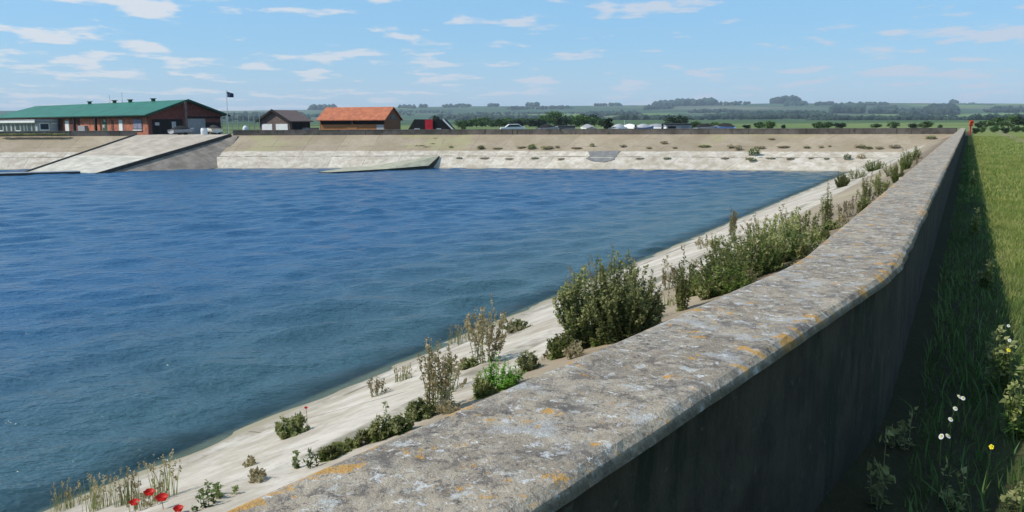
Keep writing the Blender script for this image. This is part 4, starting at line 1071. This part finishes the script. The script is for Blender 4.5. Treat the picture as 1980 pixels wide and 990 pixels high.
def poppy(u, v, hpx, size, label, name='poppy', zoff=.25):
    """flower seen at pixel (u, v)"""
    q0 = bank_pt(u, v + hpx); d = ray(u, v); Y = q0.y; f = Vector((0, 0, EYE)) + d * (Y / d.y)
    size *= .66; root = empty(name, q0); c = f - q0; rnd = random.Random(int(u)); mb = MB()
    mb.tube([(0, 0, -.04), c * .5 + Vector((.01, 0, 0)), c], [.004, .003, .0025], 4); mb.build('stem', MT['stem'], root)
    mb = MB(); n = 14
    for k in range(4):
        a0 = k * pi / 2 + .3; vs = [c]; m = 7; kz = 0 if k % 2 else .12
        for lv, (q1, q2) in enumerate(((.62, .12), (1.0, .62))):
            for j in range(m):
                t = j / (m - 1); a = a0 + (t - .5) * 2.1; w_ = size * (q1 + .08 * rnd.random()); dz = .10 * rnd.random() + (.22 * sin(t * pi) if lv else 0)
                vs.append(c + Vector((cos(a) * w_, sin(a) * w_, size * (q2 + dz - kz))))
        fs = [(0, j, j + 1) for j in range(1, m)] + [(j, j + m, j + m + 1, j + 1) for j in range(1, m)]
        mb.add(vs, fs)
    mb.build('petals', MT['petal'], root, True)
    mb = MB(); mb.tube([c, c + Vector((0, 0, size * .35))], [size * .18, size * .2], 7); mb.build('centre', MT['black'], root)
    tag(root, label, 'flower', 'red poppies')
poppy(260, 976, 22, .062, 'red poppy lowest and farthest from the wall in the bottom corner trio')
poppy(289, 957, 30, .068, 'red poppy highest of the bottom corner trio')
poppy(313, 968, 28, .072, 'largest red poppy of the bottom corner trio, closest to the wall')
poppy(1128, 610, 60, .05, 'single red poppy in front of the dark bush')
poppy(592, 790, 44, .03, 'tiny red poppy above the green tuft on the white bank')
poppy(1648, 388, 14, .035, 'faint small poppy on the sandy slope before the far corner')
poppy(345, 988, 12, .055, 'poppy cut by the bottom edge of the view, past the trio')

# weeds growing in the joints of the far bank: small, individually placed
def far_tuft_mesh(seed, mat):
    rnd = random.Random(seed); mb = MB()
    for k in range(130):
        a = rnd.uniform(0, 6.28); r = sqrt(rnd.random()) * .5; h = rnd.uniform(.1, 1) * (1 - r * .9); p = Vector((cos(a) * r, sin(a) * r * .5, h * .9))
        e = Vector((rnd.gauss(0, 1), rnd.gauss(0, 1), rnd.gauss(0, 1))).normalized(); f = e.orthogonal().normalized(); s = .11
        mb.add([p - e * s, p + f * s * .5, p + e * s, p - f * s * .5], [(0, 1, 2, 3)])
    o = mb.build('foliage', mat); me = o.data; bpy.data.objects.remove(o); return me
FT = [far_tuft_mesh(1, MT['weedb']), far_tuft_mesh(2, MT['weedo']), far_tuft_mesh(3, MT['weedd'])]
def tuft(q, w, h, me, label, group):
    o = bpy.data.objects.new('weed_tuft', me); COL.objects.link(o); o.location = q; o.scale = (w, w, h); o.rotation_euler = (0, 0, random.uniform(-.4, .4))
    tag(o, label, 'weeds', group)
rnd = random.Random(77)
up = [20, 38, 62, 78, 100, 132, 170, 480, 500, 538, 556, 578, 605, 640, 688, 715, 726, 775, 812, 830, 872, 930, 962, 1008, 1030, 1058, 1078, 1115, 1145, 1205, 1255, 1305, 1362, 1412, 1470, 1515, 1560, 1587, 1604, 1662, 1675, 1700, 1730]
for i, u in enumerate(up):
    v = 286 + rnd.uniform(-2.5, 2); q = onbank(u, v); tuft(q, rnd.uniform(.5, 1.6), rnd.uniform(.22, .6), FT[0 if i % 4 else 1], ORD[i] + ' weed tuft of the brown upper row on the far bank', 'weed tufts of the upper joint on the far bank')
lo = [12, 34, 448, 575, 615, 655, 680, 748, 796, 888, 937, 985, 1034, 1085, 1238, 1290, 1402, 1448, 1490, 1528, 1568, 1598]
for i, u in enumerate(lo):
    v = 307 + rnd.uniform(-1, 1); q = onbank(u, v); tuft(q, rnd.uniform(.7, 1.2), rnd.uniform(.1, .22), FT[0 if i % 3 else 2], ORD[i] + ' weed tuft of the sparse lower row on the white far bank', 'weed tufts of the lower joint on the far bank')
sp = [(930, 288, 1.0, .6, 1, 'round dark weed on the far bank below the white car'), (1028, 288, 1.1, .7, 2, 'dark weed over a joint, below the tree belt'), (1427, 290, .9, .8, 0, 'square reddish weed at the top of the white far bank'), (1458, 300, 1.4, 1.1, 2, 'grey green weed patch spreading down the white far bank'), (1455, 312, 1.0, .5, 2, 'lower end of the grey green weed streak, nearly at the water'),
      (715, 276, 1.0, .3, 0, 'diagonal brown weed below the orange shed'), (835, 280, 1.0, .3, 0, 'brown weed on a joint above the small landing ramp'), (840, 270, .9, .3, 0, 'highest brown weed above the small landing ramp'), (1284, 278, .9, .5, 0, 'brown weed on a joint below the panelled hut'), (1638, 308, .9, .8, 2, 'dark upright weed on the white bank nearer the far corner'), (1665, 308, .9, .8, 0, 'brown upright weed beside it on the white bank, closest to the far corner'),
      (640, 280, .8, .2, 0, 'small brown weed below the near end of the orange shed'), (478, 275, .9, .25, 0, 'brown weed high on the sandy bank beside the revetment'), (1492, 270, .8, .3, 0, 'brown weed high on the sandy bank below the bright field'), (1800, 268, 1.2, .5, 1, 'olive weed high in the corner beside the lichened wall')]
for (u, v, w, h, m, lab) in sp: tuft(onbank(u, v), w, h, FT[m], lab, 'single weeds on the far bank')
for i in range(9):                                 # dark grass overhanging the top of the left bank
    u = 8 + i * 14; q = Vector((at(u, 113.6).x, 113.6, .3)); tuft(q, 1.6, .35, FT[1 if i % 2 else 2], ORD[i] + ' grass tuft against the dark wall below the glazed lean-to', 'grass tufts below the clubhouse wall')

# ------------------------------------------------------------------ grass strip and shaded verge beside the wall
def blades(name, regions, seed, mat, label):
    rng = np.random.default_rng(seed); V = []; 
    for (t0, t1, p0, p1, n, h0, h1, w) in regions:
        t = t0 + (t1 - t0) * rng.random(n) ** 1.0; p = p0 + (p1 - p0) * rng.random(n)
        x = K0.x + E2.x * t + NF.x * p; y = K0.y + E2.y * t + NF.y * p
        x = x; keep = (np.abs(p + 4.1 + .3 * np.sin(t * .4)) > .45) | (rng.random(n) < .12); x = x[keep]; y = y[keep]; n = len(x)
        h = (h0 + (h1 - h0) * rng.random(n) ** 2); a = rng.random(n) * 6.283; ln = rng.normal(0, .35, (n, 2)) * h[:, None]
        b = np.stack([x, y, np.full(n, -.02)], 1); s = np.stack([np.cos(a) * w, np.sin(a) * w, np.zeros(n)], 1)
        m = b + np.stack([ln[:, 0] * .35, ln[:, 1] * .35, h * .6], 1); tp = b + np.stack([ln[:, 0], ln[:, 1], h], 1)
        V.append(np.stack([b - s, b + s, m + s * .7, m - s * .7, tp], 1).reshape(-1, 3))
    V = np.concatenate(V); nb = len(V) // 5; me = bpy.data.meshes.new(name)
    me.vertices.add(len(V)); me.vertices.foreach_set('co', V.ravel().astype(np.float32))
    base = np.arange(nb)[:, None] * 5; idx = (base + np.array([[0, 1, 2, 3, 3, 2, 4]])).ravel()
    me.loops.add(len(idx)); me.loops.foreach_set('vertex_index', idx.astype(np.int32))
    ls = (np.arange(nb)[:, None] * 7 + np.array([[0, 4]])).ravel(); me.polygons.add(len(ls)); me.polygons.foreach_set('loop_start', ls.astype(np.int32))
    me.polygons.foreach_set('loop_total', np.tile([4, 3], nb).astype(np.int32)); me.update(calc_edges=True); me.validate(); me.materials.append(mat)
    o = bpy.data.objects.new(name, me); COL.objects.link(o); tag(o, label, kind='stuff')
blades('grass', [(-3, 6, -3.2, -.66, 26000, .035, .10, .004), (6, 16, -4.5, -.6, 46000, .035, .10, .006), (16, 40, -8, -.35, 42000, .05, .13, .012), (40, 100, -14, -.3, 26000, .06, .15, .03)], 5, MT['grassb'], 'green grass covering the strip beside the wall')
blades('verge_grass', [(-3.5, 4, -.8, -.12, 2600, .05, .2, .005), (4, 14, -.65, -.12, 3000, .04, .12, .006), (14, 60, -.6, -.15, 5000, .06, .15, .012)], 6, MT['leaf1'], 'grass in the shade of the wall, the shade put into its dark colour')  # darker blade colour paints the wall's shade into this grass
def ground_plant(u, v, vt, wpx, kind, label, seed, flower=None, nf=0):
    q = onz(u, v, 0.0); rnd = random.Random(seed); H = max(.08, zat(u, vt, q.y)); W = wpx / FPX * q.y
    P_ = dict(nettle=(int(10 + 40 * W), 34, .055, 8, 'weedg', 'weedo', .05, 1., .8, .8), sparse=(int(5 + 14 * W), 12, .04, 5, 'weedo', 'weedo', .1, .9, .8, .8))[kind]
    st, lf, sd = weed_meshes(rnd, H, W, P_[0], P_[1], P_[2], P_[3], None, None, P_[6], P_[7], P_[8], P_[9])
    root = empty('verge_weed', q); st.build('stems', MT['stem'], root); lf.build('leaves', MT[P_[4]], root); sd.build('seed_clumps', MT[P_[5]], root)
    tag(root, label, 'weeds', 'weeds in the verge beside the wall')
for i, g in enumerate([(1935, 760, 640, 50, 'nettle', 'green nettle-like weed at the shadow edge, highest of the near verge'), (1965, 850, 690, 40, 'nettle', 'leafy weed at the frame edge beyond the daisies'), (1955, 985, 925, 40, 'sparse', 'leafy weed in the bottom corner of the shaded verge'), (1915, 700, 630, 24, 'sparse', 'thin weed rising at the shadow edge'),
                      (1905, 560, 500, 26, 'nettle', 'green weed in the shade half way along the near verge'), (1885, 450, 400, 18, 'nettle', 'small green weed in the shadow farther along the wall'), (1880, 360, 330, 14, 'nettle', 'farthest green weed in the wall shadow'),
                      (1745, 870, 790, 60, 'sparse', 'dim weed at the foot of the wall where it bends'), (1700, 985, 840, 70, 'sparse', 'dim weed at the wall foot along the bottom of the view'), (1850, 985, 900, 60, 'sparse', 'dim grassy weed under the daisies')]): ground_plant(*g, 700 + i)
def daisy(u, v, r, mat, label, hz=.38):
    d = ray(u, v); t = (hz - EYE) / d.z; f = Vector((0, 0, EYE)) + d * t; root = empty('daisy' if mat == 'petalw' else 'buttercup', (f.x, f.y, 0)); rnd = random.Random(int(u * 7 + v)); mb = MB()
    mb.tube([(rnd.gauss(0, .05), rnd.gauss(0, .05), -.02), (rnd.gauss(0, .025), 0, f.z * .5), (0, 0, f.z)], [.002, .0018, .0015], 4); mb.build('stem', MT['leaf2'], root)
    c = Vector((0, 0, f.z)); mb = MB(); n = 13 if mat == 'petalw' else 5; tl = Vector((rnd.gauss(0, .25), .7, 0))
    for k in range(n):
        a = 2 * pi * k / n; w = pi / n * .9
        P0 = [Vector((cos(a + s) * q_, sin(a + s) * q_, 0)) for s, q_ in ((-w * .6, r * .3), (w * .6, r * .3), (w, r * .9), (0, r), (-w, r * .9))]
        mb.add([c + p - tl * 0 + Vector((0, 0, p.dot(tl))) for p in P0], [(0, 1, 2, 3, 4)])
    mb.build('petals', MT[mat], root); mb = MB(); mb.tube([c - Vector((0, 0, .004)), c + Vector((0, 0, .006))], [r * .32, r * .25], 8); mb.build('centre', MT['yellow'], root)
    tag(root, label, 'flower', 'white daisies in the wall shadow' if mat == 'petalw' else 'yellow flowers in the verge')
for i, (u, v) in enumerate([(1855, 767), (1847, 790), (1838, 811), (1820, 844), (1833, 843), (1862, 770), (1950, 630), (1952, 658)]):
    daisy(u, v, .0095, 'petalw', ['upper white daisy of the shaded group', 'white daisy just under the upper pair', 'white daisy in the middle of the shaded group', 'lower white daisy closest to the wall', 'lower white daisy farther from the wall', 'white daisy touching the upper one, away from the wall', 'white daisy at the top of the shadow edge weeds', 'white daisy just below the topmost one at the shadow edge'][i])
daisy(1917, 864, .009, 'yellow', 'small bright yellow flower in the dark verge')
daisy(1950, 677, .011, 'yellow', 'small pale yellow flower among the shadow edge weeds')

# ------------------------------------------------------------------ haze
mb = MB(); mb.box(-7000, 7000, -400, 9800, -9.5, 175); hz = mb.build('haze', None)
hz.data.materials.clear(); hm = bpy.data.materials.new('haze_air'); hm.use_nodes = True; nt = hm.node_tree; nt.nodes.remove(nt.nodes['Principled BSDF'])
pv = node(nt, 'ShaderNodeVolumePrincipled'); pv.inputs['Color'].default_value = (.72, .86, 1.0, 1); pv.inputs['Density'].default_value = .000105; pv.inputs['Anisotropy'].default_value = .0
L(nt, pv.outputs[0], nt.nodes['Material Output'].inputs['Volume']); hz.data.materials.append(hm); tag(hz, kind='stuff')

# ------------------------------------------------------------------ light and sky
SD = Vector((-.995, -.12, 0)).normalized() * cos(radians(45)) + Vector((0, 0, sin(radians(45))))
sun = bpy.data.lights.new('sun', 'SUN'); sun.energy = 4.2; sun.angle = radians(.53); sun.color = (1, .955, .88)
so = bpy.data.objects.new('sun', sun); COL.objects.link(so); so.rotation_euler = SD.to_track_quat('Z', 'Y').to_euler()
w = bpy.data.worlds.new('World'); sc.world = w; w.use_nodes = True; nt = w.node_tree
bg = nt.nodes['Background']; sky = node(nt, 'ShaderNodeTexSky'); sky.sky_type = 'NISHITA'; sky.sun_disc = False
sky.sun_elevation = radians(45); sky.sun_rotation = atan2(SD.x, SD.y); sky.altitude = 0; sky.air_density = 1.0; sky.dust_density = .6; sky.ozone_density = 2.0
tc = node(nt, 'ShaderNodeTexCoord'); G = tc.outputs['Generated']
sx = node(nt, 'ShaderNodeSeparateXYZ'); L(nt, G, sx.inputs[0]); z = sx.outputs[2]
zc = mth(nt, 'ADD', mth(nt, 'MAXIMUM', z, 0.0), .085)
cv = node(nt, 'ShaderNodeCombineXYZ'); L(nt, mth(nt, 'DIVIDE', sx.outputs[0], zc), cv.inputs[0]); L(nt, mth(nt, 'DIVIDE', sx.outputs[1], zc), cv.inputs[1]); CV = cv.outputs[0]
c1 = nz(nt, CV, 2.3, 7, .56, (1.0, .8, 1)); c2 = nz(nt, CV, .5, 3, .5, (1, 1.2, 1)); c3 = nz(nt, G, 26.0, 5, .6, (1, 1, 5.0))
d_ = mth(nt, 'ADD', mth(nt, 'ADD', mth(nt, 'MULTIPLY', c1, .62), mth(nt, 'MULTIPLY', c2, .30)), mth(nt, 'MULTIPLY', c3, .10))
lowb = mth(nt, 'SUBTRACT', 1.0, smooth(nt, z, .01, .10))
lefty = mth(nt, 'SUBTRACT', 1.0, smooth(nt, sx.outputs[0], -.5, .35))
d_ = mth(nt, 'ADD', d_, mth(nt, 'MULTIPLY', mth(nt, 'SUBTRACT', lowb, .4), .02)); d_ = mth(nt, 'ADD', d_, mth(nt, 'MULTIPLY', lefty, .012))
cl = mth(nt, 'MULTIPLY', smooth(nt, d_, .528, .595), .85)
tint = mixc(nt, 1.0, sky.outputs[0], (.92, 1.12, 1.26), 'MULTIPLY')
skc = mixc(nt, mth(nt, 'MULTIPLY_ADD', lowb, .15, .6), tint, mixc(nt, lowb, (2.2, 4.7, 7.4), (4.0, 5.5, 7.1)))
fin = mixc(nt, cl, skc, mixc(nt, lefty, (5.0, 5.6, 6.6), (6.6, 6.8, 7.1)))
L(nt, fin, bg.inputs[0]); bg.inputs[1].default_value = .12
sc.view_settings.view_transform = 'Standard'; sc.view_settings.look = 'None'; sc.view_settings.exposure = 0; sc.view_settings.gamma = 1
sc.view_settings.use_curve_mapping = False
cy = sc.cycles; cy.max_bounces = 6; cy.transparent_max_bounces = 8; cy.volume_bounces = 0; cy.use_denoising = True
cy.sample_clamp_indirect = 4
